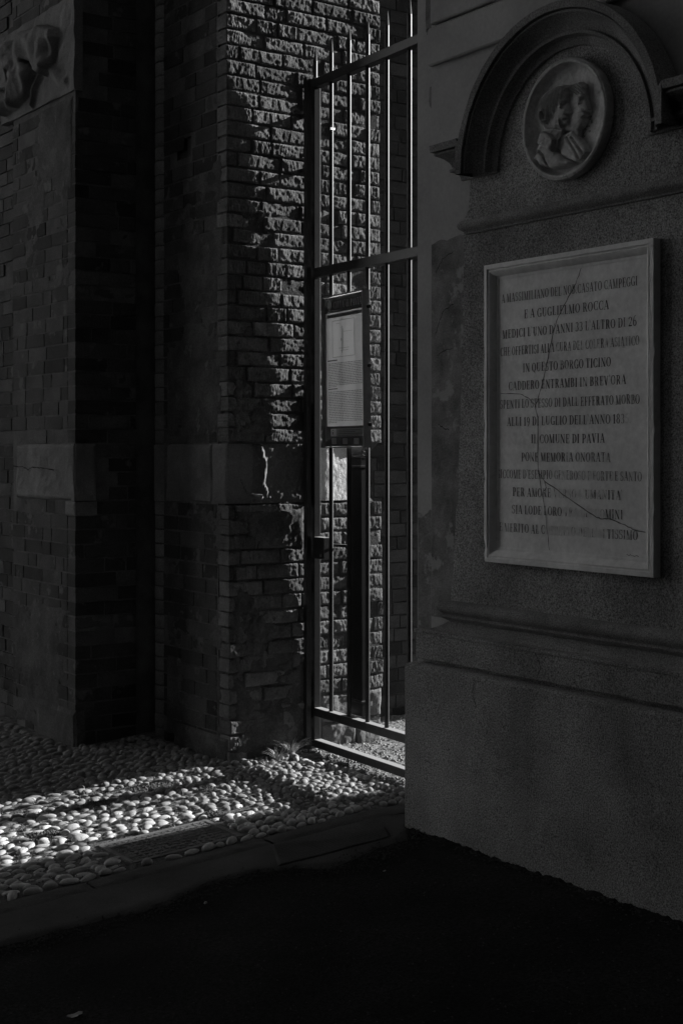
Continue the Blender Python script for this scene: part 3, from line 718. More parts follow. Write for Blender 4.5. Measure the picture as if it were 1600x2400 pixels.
PY0, PY1, PZ0, PZ1 = -2.008, -2.915, 1.160, 2.352
Rg = frame_prof(PY0, PY1, PZ0, PZ1)
chip = .004*np.clip(fbm(Rg[..., 1]*22, Rg[..., 2]*22, o=3)-.35, 0, 1)
for k in (1, 2, 3): Rg[k, :, 0] += chip[k]*2.2
Rg[..., 0] += .0006*fbm(Rg[..., 1]*40, Rg[..., 2]*40)
Rg = np.concatenate([Rg, Rg[:, :1]], 1)
b = MB(); b.grid(Rg-ql); o = b.build('frame', M['marble'], pq, smooth=True)
try: o.data.set_sharp_from_angle(angle=math.radians(28))
except Exception: pass
FX = .0475
Yg, Zg = np.meshgrid(np.linspace(PY0-.058, PY1+.058, 60), np.linspace(PZ0+.058, PZ1-.058, 80))
b = MB(); b.grid(np.stack([FX+.0004*fbm(Yg*12, Zg*12), Yg, Zg], -1)-ql); b.build('tablet', M['marble'], pq, smooth=True)

# --- hand-made Didone lettering: strokes with vertical stress
class Gl:
    T, t = .17, .045
    def __init__(s): s.q = []
    def seg(s, a, b_, w0, w1=None):
        a = np.array(a, float); b_ = np.array(b_, float); d = b_-a; L_ = np.hypot(*d) or 1; nn = np.array([-d[1], d[0]])/L_; w1 = w0 if w1 is None else w1
        s.q.append([a+nn*w0/2, a-nn*w0/2, b_-nn*w1/2, b_+nn*w1/2])
    def V(s, x, y0=0, y1=1, w=None, serif='tb'):
        w = w or s.T; s.q.append([(x-w/2, y0), (x+w/2, y0), (x+w/2, y1), (x-w/2, y1)])
        for c, yy in (('b', y0), ('t', y1-s.t)):
            if c in serif: s.q.append([(x-w/2-.08, yy), (x+w/2+.08, yy), (x+w/2+.08, yy+s.t), (x-w/2-.08, yy+s.t)])
    def Hh(s, x0, x1, y, w=None): w = w or s.t; s.q.append([(x0, y-w/2), (x1, y-w/2), (x1, y+w/2), (x0, y+w/2)])
    def dg(s, x0, y0, x1, y1, w): s.q.append([(x0-w/2, y0), (x0+w/2, y0), (x1+w/2, y1), (x1-w/2, y1)])
    def arc(s, cx, cy, rx, ry, a0, a1, n=14, wT=None):
        P = [(cx+rx*math.cos(math.radians(a0+(a1-a0)*i/n)), cy+ry*math.sin(math.radians(a0+(a1-a0)*i/n))) for i in range(n+1)]
        ws = []
        for i in range(n+1):
            q = math.radians(a0+(a1-a0)*i/n); ws.append(s.t+((wT or s.T)-s.t)*abs(math.cos(q))**1.6)
        for i in range(n): s.seg(P[i], P[i+1], ws[i], ws[i+1])
def glyphs():
    G = {}
    def g(ch, w_): q = Gl(); G[ch] = (q, w_); return q
    q = g('A', .82); q.dg(.1, .0, .39, 1, .05); q.dg(.68, 0, .40, 1, .18); q.Hh(.2, .6, .33); q.Hh(0, .22, .02); q.Hh(.5, .84, .02)
    q = g('B', .74); q.V(.2); q.arc(.36, .755, .2, .225, 90, -90); q.arc(.38, .275, .24, .255, 90, -90); q.Hh(.2, .38, .98); q.Hh(.2, .38, .525); q.Hh(.2, .38, .02)
    q = g('C', .76); q.arc(.42, .5, .32, .48, 50, 310); q.V(.70, .62, 1., .05, ''); q.V(.70, 0, .32, .05, '')
    q = g('D', .82); q.V(.2); q.Hh(.2, .42, .98); q.Hh(.2, .42, .02); q.arc(.40, .5, .32, .48, 90, -90)
    q = g('E', .70); q.V(.2); q.Hh(.2, .62, .98); q.Hh(.2, .64, .02); q.Hh(.2, .5, .52); q.V(.62, .74, 1, .045, ''); q.V(.64, 0, .28, .045, ''); q.V(.5, .40, .64, .04, '')
    q = g('F', .66); q.V(.2); q.Hh(.2, .62, .98); q.Hh(.2, .5, .50); q.V(.62, .74, 1, .045, ''); q.V(.5, .38, .62, .04, '')
    q = g('G', .80); q.arc(.42, .5, .32, .48, 50, 300); q.V(.68, .02, .42, .15, 't'); q.V(.68, .66, 1., .05, '')
    q = g('H', .86); q.V(.2); q.V(.66); q.Hh(.2, .66, .5)
    q = g('I', .42); q.V(.2)
    q = g('L', .68); q.V(.2); q.Hh(.2, .62, .02); q.V(.62, 0, .32, .045, '')
    q = g('M', 1.02); q.V(.14, w=.05); q.V(.82); q.dg(.16, 1, .46, 0, .17); q.dg(.48, 0, .80, 1, .045)
    q = g('N', .86); q.V(.14, w=.05); q.V(.70, w=.05); q.dg(.14, 1, .70, 0, .18)
    q = g('O', .82); q.arc(.40, .5, .32, .48, 0, 360, 28)
    q = g('P', .70); q.V(.2); q.arc(.36, .72, .23, .26, 90, -90); q.Hh(.2, .36, .98); q.Hh(.2, .36, .46)
    q = g('Q', .82); q.arc(.40, .5, .32, .48, 0, 360, 28); q.seg((.42, .08), (.66, -.2), .12, .05)
    q = g('R', .80); q.V(.2); q.arc(.36, .74, .21, .24, 90, -90); q.Hh(.2, .36, .98); q.Hh(.2, .38, .50); q.dg(.44, .5, .64, 0.02, .17); q.Hh(.6, .78, .02)
    q = g('S', .66); q.arc(.32, .74, .22, .24, 40, 250, 12, .12); q.arc(.32, .27, .24, .25, 100, -140, 12, .13); q.V(.54, .70, .98, .045, ''); q.V(.08, .02, .3, .045, '')
    q = g('T', .74); q.V(.36, serif='b'); q.Hh(.04, .68, .98); q.V(.05, .70, 1, .045, ''); q.V(.67, .70, 1, .045, '')
    q = g('U', .84); q.V(.2, .28, 1, serif='t'); q.V(.66, .28, 1, .05, 't'); q.arc(.425, .29, .225, .27, 180, 360, 12, .1)
    q = g('V', .80); q.dg(.14, 1, .40, 0, .18); q.dg(.40, 0, .66, 1, .05); q.Hh(0, .28, .98); q.Hh(.54, .80, .98)
    q = g('1', .46); q.V(.22, serif='b'); q.seg((.2, .97), (.06, .8), .05)
    q = g('2', .66); q.arc(.32, .72, .22, .26, 170, -30, 12, .15); q.dg(.46, .52, .1, .04, .08); q.Hh(.06, .58, .06, .12)
    q = g('3', .62); q.arc(.28, .74, .2, .24, 150, -80, 12, .14); q.arc(.28, .26, .23, .26, 80, -150, 12, .15)
    q = g('5', .62); q.Hh(.12, .54, .95, .09); q.V(.13, .5, .98, .045, ''); q.arc(.27, .30, .25, .29, 120, -140, 12, .15)
    q = g('6', .66); q.arc(.32, .30, .22, .29, 0, 360, 20, .14); q.arc(.48, .34, .38, .74, 90, 180, 10, .12)
    q = g('8', .66); q.arc(.32, .76, .18, .23, 0, 360, 18, .12); q.arc(.32, .26, .22, .26, 0, 360, 20, .14)
    q = g('9', .62); q.arc(.3, .62, .2, .28, 0, 360, 20, .14); q.arc(.12, .5, .38, .66, 5, -75, 10, .11)
    q = g('.', .26); q.Hh(.06, .18, .06, .12)
    q = g("'", .2); q.seg((.06, 1.12), (.12, .82), .09, .03)
    q = g('-', .3); q.Hh(0, .2, .4, .06)
    q = g('d', .62); q.V(.46, w=.13, serif='tb'); q.arc(.28, .31, .2, .29, 60, 300, 14, .13)
    q = g('i', .34); q.V(.17, 0, .62, .13, 'tb'); q.Hh(.11, .23, .85, .13)
    q = g('n', .7); q.V(.16, 0, .62, .13, 'tb'); q.V(.52, 0, .42, .13, 'b'); q.arc(.34, .42, .18, .18, 180, 0, 8, .08)
    return G
GLY = glyphs()
def text_width(s, sp=.10): return sum((.34 if c == ' ' else GLY[c][1]+sp) for c in s)-sp
def write(parent, name, s, org, ux, uz, cap, width, mt, nrm, lift=.0005, fade=None, boost=1.0):
    """letters from org along ux (unit), up uz; squeezed to the given width"""
    org, ux, uz, nrm = [np.array(q, float) for q in (org, ux, uz, nrm)]
    sx = width/text_width(s); u = 0; V = []; Fc = []; fa = []; k = 0; pl = np.array(parent.location)
    for ci, c in enumerate(s):
        if c == ' ': u += .34*sx; continue
        q, w_ = GLY[c]; fv = 0 if fade is None else fade(ci/len(s))+random.uniform(-.06, .06); dy = random.uniform(-.03, .03)*(fade is not None)
        for poly in q.q:
            b0 = len(V)
            for p in poly: V.append(tuple(org+ux*(u+p[0]*sx)+uz*(p[1]+dy)*cap*boost+nrm*(lift+.00002*(k % 7))-pl))
            Fc.append(tuple(range(b0, b0+4))); fa.append(fv); k += 1
        u += (w_+.10)*sx
    me = bpy.data.meshes.new(name); me.from_pydata(V, [], Fc); o = link_mesh(name, me, mt, parent)
    if fade is not None:
        at = me.attributes.new('fade', 'FLOAT', 'FACE'); at.data.foreach_set('value', fa)
    return o
TX = [("A MASSIMILIANO DEL NOB.CASATO CAMPEGGI", -2.085, -2.815, 2.196, lambda t: -.1),
      ("E A GUGLIELMO ROCCA", -2.217, -2.674, 2.124, lambda t: -.1),
      ("MEDICI L'UNO D'ANNI 33 L'ALTRO DI 26", -2.090, -2.811, 2.053, lambda t: .0 if t > .6 else -.1),
      ("CHE OFFERTISI ALLA CURA DEL COLERA ASIATICO", -2.078, -2.823, 1.984, lambda t: -.12 if t < .38 else .10),
      ("IN QUESTO BORGO TICINO", -2.210, -2.684, 1.914, lambda t: .06 if .4 < t < .6 else -.03),
      ("CADDERO ENTRAMBI IN BREV'ORA", -2.127, -2.759, 1.846, lambda t: .04 if t > .6 else -.06),
      ("SPENTI LO STESSO DI DALL EFFERATO MORBO", -2.075, -2.825, 1.774, lambda t: .08 if t > .85 else -.05),
      ("ALLI 19 DI LUGLIO DELL'ANNO 1835.", -2.117, -2.783, 1.705, lambda t: .22 if t > .88 else -.08),
      ("IL COMUNE DI PAVIA", -2.257, -2.653, 1.635, lambda t: -.1),
      ("PONE MEMORIA ONORATA", -2.201, -2.682, 1.565, lambda t: .08 if t > .45 else -.05),
      ("SICCOME D'ESEMPIO GENEROSO E FORTE E SANTO", -2.060, -2.835, 1.497, lambda t: -.05 if t < .4 else (.2 if t < .72 else .08)),
      ("PER AMORE VERSO L'UMANITA'", -2.150, -2.741, 1.427, lambda t: 0 if t < .33 else (.3 if t < .68 else .08)),
      ("SIA LODE LORO TRA GLI UOMINI", -2.146, -2.743, 1.358, lambda t: -.02 if t < .48 else (.28 if t < .83 else .02)),
      ("E MERITO AL COSPETTO DELL'ALTISSIMO", -2.070, -2.815, 1.285, lambda t: .1 if t < .1 else (-.02 if t < .36 else (.28 if t < .78 else .08)))]
for s, y0, y1, z, fd in TX:
    write(pq, 'lettering', s, (FX, y0, z), (0, -1, 0), (0, 0, 1), .034, abs(y1-y0), M['letter'], (-1, 0, 0), .0009, fd)
cr = [[(-2.538,2.365),(-2.528,2.341),(-2.523,2.287),(-2.495,2.235),(-2.443,2.172),(-2.389,2.101),(-2.367,2.047),(-2.335,1.936),(-2.312,1.867),(-2.285,1.799),(-2.271,1.78),(-2.285,1.735),(-2.287,1.539),(-2.298,1.488),(-2.326,1.375),(-2.34,1.294),(-2.351,1.225)],
      [(-2.07,1.834),(-2.186,1.83),(-2.233,1.813),(-2.271,1.783)],
      [(-2.289,1.52),(-2.326,1.489),(-2.425,1.441),(-2.538,1.388),(-2.598,1.36),(-2.631,1.355),(-2.672,1.357),(-2.729,1.341),(-2.785,1.323),(-2.844,1.316)],
      [(-2.326,1.489),(-2.332,1.464),(-2.321,1.451)]]
for k, P in enumerate(cr):
    P = [(y-.010, z) for y, z in P if PZ0+.058 < z < PZ1-.06 and y > PY1+.06]
    crack(pq, 'crack', P, FX, .0038 if k != 1 else .0028, M['iron'], th=.0015, jit=.0018, seed=k+20, sub=4)
crack(pq, 'crack', [(-2.76, 1.232), (-2.79, 1.229), (-2.82, 1.228)], FX, .002, M['iron'], th=.001, seed=3)

# ------------------------------------------------------------------ medallion
med = thing('portrait_medallion', 'round marble medallion with two overlapping male profiles in relief under the arch', 'medallion', (.062, -2.464, 2.8545))
MR = .228
n = 260; g1 = np.linspace(-MR, MR, n); A_, B_ = np.meshgrid(g1, g1); Rr = np.hypot(A_, B_)
h1 = [(-.111,.046),(-.106,.082),(-.083,.108),(-.046,.121),(-.009,.127),(.028,.124),(.05,.107),(.054,.085),(.051,.066),(.046,.051),(.057,.029),(.066,.012),(.061,.005),(.046,.005),(.051,-.002),(.046,-.01),(.051,-.016),(.048,-.026),(.035,-.034),(.021,-.033),(.006,-.043),(-.046,-.034),(-.087,-.024),(-.106,.014)]
h2 = [(.0,.09),(.03,.120),(.093,.123),(.118,.105),(.122,.081),(.12,.057),(.129,.032),(.138,.01),(.13,.004),(.118,.004),(.123,-.007),(.116,-.013),(.12,-.022),(.114,-.033),(.1,-.048),(.075,-.058),(.0,-.05),(.0,-.011),(.0,.05)]
c1_ = [(-.087,-.031),(-.11,-.072),(-.121,-.093),(-.136,-.122),(-.136,-.133),(-.117,-.141),(-.102,-.162),(-.083,-.168),(-.038,-.185),(.046,-.186),(.079,-.179),(.021,-.149),(-.012,-.123),(.006,-.079),(.003,-.045),(-.046,-.031)]
c2_ = [(.006,-.06),(.057,-.05),(.086,-.084),(.122,-.115),(.146,-.147),(.118,-.17),(.1,-.177),(.079,-.179),(.028,-.155),(-.005,-.134),(-.012,-.11)]
colr = [(-.087,-.031),(-.038,-.053),(-.012,-.079),(-.027,-.123),(-.068,-.1),(-.11,-.072)]
A0_, B0_ = A_, B_; A_, B_ = A_+.019, B_-.0055
H = -.010-.016*np.clip(1-(Rr/.20)**2, 0, 1)**.6
H += .026*np.exp(-(np.clip(.212-Rr, 0, 1)/.007)**2)*(Rr < .222)
D2 = dome(A_, B_, h2, .026, .030); D1 = dome(A_, B_, h1, .046, .040)
# features
eye = lambda cx, cy: -.006*np.exp(-(((A_-cx-.006)/.010)**2+((B_-cy-.004)/.009)**2))+.008*np.exp(-(((A_-cx+.002)/.007)**2+((B_-cy)/.004)**2))+.006*np.exp(-(((A_-cx)/.016)**2+((B_-cy-.020)/.005)**2))
D2 = D2+np.where(D2 > 0, eye(.100, .040)+.003*np.sin(A_*420+B_*500)*np.clip((B_-.065)*50, 0, 1)-.008*np.exp(-(((A_-.112)/.010)**2+((B_+.014)/.003)**2)), 0)
hair = np.clip((.02-A_+(B_-.06)*.8)*60, 0, 1)*np.clip((B_+.02)*60, 0, 1)
D1 = D1+np.where(D1 > 0, eye(.022, .039)+hair*.0035*np.sin(A_*400+np.sin(B_*40)*2.5)+hair*.003-.007*np.exp(-(((A_-.040)/.010)**2+((B_+.010)/.003)**2)), 0)
er = np.hypot((A_+.062)/.75, B_-.022); D1 = D1+np.where(D1 > 0, .010*np.exp(-((er-.024)/.005)**2)-.007*np.exp(-(er/.012)**2), 0)
neck = dome(A_, B_, [(-.10, .0), (-.02, .0), (.02, -.04), (.01, -.10), (-.09, -.10)], .028, .03)
neck2 = dome(A_, B_, [(.04, -.02), (.09, -.03), (.08, -.09), (.03, -.09)], .02, .02)
C1 = dome(A_, B_, c1_, .040, .03); C2 = dome(A_, B_, c2_, .030, .025)
C2 = C2-np.where(C2 > 0, .010*(np.exp(-(pdist(A_, B_, [(.03, -.075), (.10, -.165)], False)/.004)**2)+np.exp(-(pdist(A_, B_, [(.055, -.08), (.122, -.15)], False)/.004)**2)), 0)
C1 = C1-np.where(C1 > 0, .012*np.exp(-(pdist(A_, B_, [(-.13, -.12), (-.105, -.105), (-.08, -.125), (-.062, -.16), (-.055, -.18)], False)/.004)**2), 0)
CO = dome(A_, B_, colr, .014, .01)
Ht = np.maximum.reduce([D1+.0, D2, neck, neck2, C1, C2])
Ht = Ht+CO+.008*np.exp(-(pdist(A_, B_, [(.012, -.01), (.008, -.05), (-.002, -.09), (-.012, -.115)], False)/.005)**2)
H = H+np.where(Rr < .203, Ht*1.15, 0)+.0012*fbm(A_*60, B_*60)
H = np.where(Rr > .221, H*.2-.004, H)
A_, B_ = A0_, B0_; keep = Rr <= MR
V = []; idx = -np.ones(A_.shape, int)
for i in range(n):
    for j in range(n):
        if keep[i, j]: idx[i, j] = len(V); V.append((.0-.030-H[i, j], -A_[i, j], B_[i, j]))
Fc = [(idx[i, j], idx[i, j+1], idx[i+1, j+1], idx[i+1, j]) for i in range(n-1) for j in range(n-1) if min(idx[i, j], idx[i, j+1], idx[i+1, j+1], idx[i+1, j]) >= 0]
b = MB(); b.add(V, Fc); b.build('profiles', M['marble_med'], med, smooth=True)
b = MB(); m_ = 72; V = []
rp = [(.222, -.046), (.227, -.044), (.230, -.036), (.229, -.02), (.226, .01)]
for rr, x in rp:
    for j in range(m_+1): q = 6.28319*j/m_; r2 = rr*(1+.006*float(vnoise(math.cos(q)*9+5, math.sin(q)*9+5))); V.append((x, -r2*math.cos(q), r2*math.sin(q)))
b.add(V, [(i*(m_+1)+j, i*(m_+1)+j+1, (i+1)*(m_+1)+j+1, (i+1)*(m_+1)+j) for i in range(len(rp)-1) for j in range(m_)])
o = b.build('rim', M['marble_med'], med, smooth=True); o.data.set_sharp_from_angle(angle=math.radians(30))

# ------------------------------------------------------------------ gate
DG = np.array([-.052, -.9986]); G0 = np.array([.52, 0.])
gate = thing('iron_gate', 'tall dark iron gate of pointed upright bars with four flat rails, backlit by the sun', 'gate', (.49, -.75, 0))
gl = np.array(gate.location)
TH = math.atan2(DG[1], DG[0])
GM = Matrix.Translation((G0[0]-gl[0], G0[1]-gl[1], 0)) @ Matrix.Rotation(TH, 4, 'Z')     # local x along the leaf, local y towards +X side
def gbox(name, t0, t1, z0, z1, y0, y1, mt=None, c=.003, parent=None):
    b = MB(); b.bbox((t0, y0, z0), (t1, y1, z1), c, M=GM); return b.build(name, mt or M['iron'], parent or gate)
gbox('stile', .036, .076, .028, 3.60, -.020, .020)
for z0, z1 in ((.028, .069), (.195, .239), (2.533, 2.582), (3.545, 3.592)): gbox('rail', .0765, 1.49, z0, z1, -.024, .024)
bars = [.215, .390, .565, .740, .936, 1.11, 1.285, 1.45]
def bar_mesh(z0, z1):
    b = MB(); r = .0115; b.tube((0, 0, z0), (0, 0, z1-.075), r, 14, cap=False); b.tube((0, 0, z1-.075), (.006, 0, z1), r, 14, r2=.0008)
    return b
for k, t in enumerate(bars):
    z1 = (3.775, 3.797, 3.785, 3.785, 3.79, 3.78, 3.79, 3.78)[k]
    bb = bar_mesh(.2395, z1)
    o = bb.build('bar', M['iron'], gate, smooth=True); p = G0+DG*t; o.location = (p[0]-gl[0], p[1]-gl[1], 0)
bb = bar_mesh(3.593, 3.77); o = bb.build('bar', M['iron'], gate, smooth=True); p = G0+DG*.052; o.location = (p[0]-gl[0], p[1]-gl[1], 0)
lk = gbox('lock_box', .079, .186, 1.035, 1.150, -.030, .022, c=.004)
b = MB()
b.tube(tuple(GM @ Vector((.13, .0225, 1.105))), tuple(GM @ Vector((.13, .055, 1.105))), .009)
b.tube(tuple(GM @ Vector((.12, .055, 1.105))), tuple(GM @ Vector((.27, .060, 1.108))), .008); b.tube(tuple(GM @ Vector((.27, .06, 1.108))), tuple(GM @ Vector((.295, .060, 1.085))), .008)
b.build('handle', M['iron'], lk, smooth=True)
b = MB(); b.tube(tuple(GM @ Vector((.165, -.030, 1.055))), tuple(GM @ Vector((.165, -.036, 1.055))), .008, 12); b.build('key_cylinder', M['alu'], lk)
# wire tie and scrap on the bars
p = G0+DG*.215
b = MB(); b.tube((p[0]-gl[0]-.012, p[1]-gl[1]-.012, 3.30), (p[0]-gl[0]+.004, p[1]-gl[1]-.028, 3.295), .006, 6); b.build('wire_knot', M['whiteprint'], gate)

gp = thing('gate_post', 'thin square iron post fixed to the pier face beside the gate latch', 'post', (.467, -.052, 0))
b = MB(); b.bbox((-.015, -.015, -.05), (.015, .015, 3.60), .002); b.build('shaft', M['iron'], gp)
for z in (3.40, 3.11, 1.95, .72):
    b = MB(); b.bbox((-.010, .0155, z-.012), (.008, .085, z+.010), .002); b.build('wall_bracket', M['iron'], gp)

# ------------------------------------------------------------------ information sign leaning on the gate
def at(u_px, d):      # ground position at a viewing direction and distance (used once, to stand the sign)
    p = CAM[:2]+FW*d+RT*((u_px-800)/3333*d); return p
pL = np.array([.4745, -.2170]); 
dirp = RT*math.sin(math.radians(27.8))-FW*math.cos(math.radians(27.8))          # towards the near edge
sg = thing('information_sign', 'church information board on a dark post tied to the iron gate', 'sign', (float(pL[0]), float(pL[1]), 0))
ux = np.array([dirp[0], dirp[1], 0]); nz_ = np.array([dirp[1], -dirp[0], 0]);
if nz_[:2]@FW > 0: nz_ = -nz_       # facing the street
lean = math.radians(-1.3)
uxl = ux*math.cos(lean)+np.array([0, 0, 1])*math.sin(lean)*0 ; uzl = np.array([0, 0, 1])*math.cos(lean)+ux*math.sin(lean)
SW, SH, SZ = .432, .775, 1.630
oL = np.array([pL[0], pL[1], SZ])+np.array([0, 0, 0])+(-uzl*0)
def sp(a_, c_, dpt=0.): return tuple(oL+ux*(a_*SW+.013*(0))+uzl*c_*SH+nz_*dpt)
def sbox(b, a0, a1, c0, c1, d0, d1, mi=0):
    V = [sp(a, c, d) for d in (d0, d1) for (a, c) in ((a0, c0), (a1, c0), (a1, c1), (a0, c1))]
    V = [tuple(np.array(v)-np.array(sg.location)) for v in V]
    b.add(V, [(0,1,2,3),(4,5,6,7),(0,1,5,4),(1,2,6,5),(2,3,7,6),(3,0,4,7)], mi)
def squad(b, a0, a1, c0, c1, d):
    b.add([tuple(np.array(sp(a, c, d))-np.array(sg.location)) for (a, c) in ((a0, c0), (a1, c0), (a1, c1), (a0, c1))], [(0, 1, 2, 3)])
b = MB(); squad(b, 0, 1, 0, 1, 0)
b.build('printed_board', M['paper'], sg)
b = MB(); squad(b, 0, 1, 0, 1, -.03); b.build('back_panel', M['back'], sg)  # unseen sheet added to spread the sun evenly behind the board
def flat(name, a0, a1, c0, c1, mt, d=.0005, par=None):
    b = MB(); squad(b, a0, a1, c0, c1, d); return b.build(name, mt, par or sg)
flat('header', .0, 1., .895, 1., M['header']); flat('title_band', .06, .97, .862, .885, M['alu'], .0004)
flat('footer', .0, 1., .0, .135, M['header'])
flat('side_border', .0, .04, .1355, .8945, M['alu']); 
hb = flat('info_panel', .13, .97, .0665, .120, M['paper'], .0009)
b = MB(); sbox(b, .14, .27, .069, .1175, .001, .0013); b.build('info_mark', M['whiteprint'], sg)
for (a0, a1) in ((.16, .28), (.44, .56), (.72, .84)): flat('logo_tile', a0, a1, .016, .054, M['whiteprint'], .0009)
uxs = ux
def wr(s, a, c, cap, wd, mt, lift=.0013): return write(sg, 'lettering', s, sp(a, c), uxs, uzl, cap, wd*SW, mt, nz_, lift)
wr("CITTA' di PAVIA", .24, .921, .036, .70, M['whiteprint'])
wr("SANTA MARIA in BETLEM", .07, .865, .016, .86, M['ink'])
b = MB()
for k in range(9):     # city crest, as a small pale shield shape
    pass
cx_, cy_ = .13, .945
V = [sp(cx_+.055*math.cos(q)*(1 if math.sin(q) > -.2 else .8), cy_+.034*math.sin(q), .0012) for q in np.linspace(0, 6.2832, 13)[:-1]]
b.add([tuple(np.array(v)-np.array(sg.location)) for v in V], [tuple(range(12))])
for (a0, a1, c0, c1) in ((.115, .145, .975, .985), (.126, .134, .92, .985), (.10, .16, .94, .945)): sbox(b, a0, a1, c0, c1, .0012, .0017)
b.build('crest', M['whiteprint'], sg)
# plan drawing: box frame and thin tower outline
b = MB()
for (a0, a1, c0, c1) in ((.20, .76, .838, .8405), (.20, .76, .595, .5975), (.20, .206, .5976, .8379), (.754, .76, .5976, .8379), (.44, .448, .62, .80), (.47, .476, .64, .78), (.42, .43, .70, .72), (.36, .62, .652, .654), (.40, .60, .636, .638), (.48, .70, .76, .7615), (.30, .40, .818, .820)): sbox(b, a0, a1, c0, c1, .0002, .0007)
b.build('plan_drawing', M['ink'], sg)
# body text, printed too small to read: rows of word-length marks
b = MB(); rr = random.Random(5)
for (c_hi, c_lo, nl) in ((.555, .40, 15), (.365, .16, 19)):
    for k in range(nl):
        c = c_hi-(c_hi-c_lo)*k/(nl-1); a = .08+rr.uniform(0, .02); end = .93 if k < nl-1 else .3
        while a < end:
            wl = rr.uniform(.02, .075); sbox(b, a, min(a+wl, end), c-.0022, c+.0022, .0002, .0006); a += wl+.012
o = b.build('body_text', M['ink'], sg); o['kind'] = 'stuff'
flat('subheading', .07, .32, .572, .579, M['iron'], .0008); flat('subheading', .08, .32, .382, .388, M['iron'], .0008)
b = MB(); sbox(b, .185, .205, .080, .098, .0014, .0018); sbox(b, .185, .205, .104, .110, .0014, .0018); b.build('info_letter', M['iron'], sg)
b = MB()
for k in range(4): sbox(b, .33, .33+(.55, .42, .6, .5)[k], .107-.0115*k, .110-.0115*k, .0010, .0014)
b.build('address_lines', M['ink'], sg)
# clear cover sheet, slightly buckled, in front
mg = bpy.data.materials.new('clear_acrylic'); mg.use_nodes = True; bs = mg.node_tree.nodes['Principled BSDF']
bs.inputs['Base Color'].default_value = (1, 1, 1, 1); bs.inputs['Roughness'].default_value = .04; bs.inputs['Transmission Weight'].default_value = 1; bs.inputs['IOR'].default_value = 1.02; bs.inputs['Alpha'].default_value = 1
tb = mg.node_tree.nodes; ln = mg.node_tree.links
tr = tb.new('ShaderNodeBsdfTransparent'); gl_ = tb.new('ShaderNodeBsdfGlossy'); gl_.inputs['Roughness'].default_value = .06; fr = tb.new('ShaderNodeFresnel'); fr.inputs['IOR'].default_value = 1.5; mxs = tb.new('ShaderNodeMixShader')
ln.new(fr.outputs[0], mxs.inputs[0]); ln.new(tr.outputs[0], mxs.inputs[1]); ln.new(gl_.outputs[0], mxs.inputs[2]); ln.new(mxs.outputs[0], tb['Material Output'].inputs['Surface'])
AA, CC = np.meshgrid(np.linspace(0, 1, 14), np.linspace(0, 1, 24)); Dp = .010+.006*np.sin(AA*3.1)*np.sin(CC*5+1)
P = np.array([[sp(AA[i, j], CC[i, j], Dp[i, j]) for j in range(14)] for i in range(24)])-np.array(sg.location)
b = MB(); b.grid(P); b.build('clear_cover', mg, sg, smooth=True)
# side channels, rear box, screws
b = MB(); sbox(b, -.014, -.001, -.003, 1.003, -.03, .018); b.build('side_channel', M['alu'], sg)
b = MB(); sbox(b, 1.001, 1.012, -.003, 1.003, -.028, .014); b.build('side_channel', M['alu'], sg)
b = MB(); sbox(b, -.014, 1.012, 1.0035, 1.009, -.03, .018); b.build('top_channel', M['alu'], sg)
b = MB(); sbox(b, -.014, 1.012, -.009, -.0035, -.03, .018); b.build('bottom_channel', M['alu'], sg)
for c in (.12, .5, .88):
    b = MB(); p0 = Vector(sp(1.0125, c+.02, -.02))-Vector(sg.location); p1 = p0+Vector(tuple(ux*.012)); b.tube(p0, p1, .009, 10); b.build('screw', M['iron'], sg)
# post standing on the lower rail, behind the bars
pc = G0+DG*.400+np.array([.060, 0])
b = MB(); PM = Matrix.Translation((pc[0]-pL[0], pc[1]-pL[1], 0)) @ Matrix.Rotation(TH, 4, 'Z') @ Matrix.Rotation(math.radians(-.5), 4, 'Y')
b.bbox((-.055, -.018, .2405), (.055, .022, 1.66), .003, M=PM); b.build('post', M['post_metal'], sg)
for z in (1.57, .31, 1.52):
    b = MB(); b.bbox((-.059, -.022, z), (.059, .026, z+.012), .002, M=PM); b.build('clamp_band', M['iron'], sg)
b = MB(); p0 = Vector((pc[0]-pL[0], pc[1]-pL[1]-.03, 1.585)); q = G0+DG*.565; b.tube(p0, (q[0]-pL[0]-.015, q[1]-pL[1], 1.58), .004, 6); b.tube(p0+Vector((0, 0, .02)), (q[0]-pL[0]+.012, q[1]-pL[1], 1.59), .004, 6); b.build('tie_wire', M['iron'], sg)

# ------------------------------------------------------------------ weeds and litter
def blade(b, x, y, z, h, dx, dy, w_, n=4):
    P = []
    sx_, sy_ = -dy, dx; l = math.hypot(sx_, sy_) or 1; sx_, sy_ = sx_/l, sy_/l
    for i in range(n+1):
        t = i/n; c = (x+dx*t*t, y+dy*t*t, z+h*(t-.35*t*t)); ww = w_*(1-t)**.7*(.4+1.2*min(t*3, 1)*.5)
        P.append([(c[0]-sx_*ww, c[1]-sy_*ww, c[2]), (c[0]+sx_*ww, c[1]+sy_*ww, c[2])])
    b.grid(np.array(P))
def weed(name, x, y, n, hmax, label, seed, wmax=.004):
    r = random.Random(seed); t = thing(name, label, 'weed', (x, y, gzf(x)))
    b = MB()
    for k in range(n):
        q = r.uniform(0, 6.28); rad = r.uniform(0, .03); sp_ = r.uniform(.3, 1.)*hmax*.9
        blade(b, rad*math.cos(q), rad*math.sin(q), .0, r.uniform(.45, 1)*hmax, sp_*math.cos(q), sp_*math.sin(q), r.uniform(.4, 1)*wmax)
    b.build('blades', M['leaf'], t)
    return t
weed('weed', .34, -.085, 110, .16, 'sunlit tuft of narrow-leaved weeds at the foot of the gate post', 1)
weed('weed', .22, -.14, 60, .10, 'low spreading weed on the cobbles just in front of the gate post tuft', 2, .006)
weed('weed', .10, -.23, 20, .06, 'thin sprig of grass among the sunlit cobbles by the pier corner', 3)
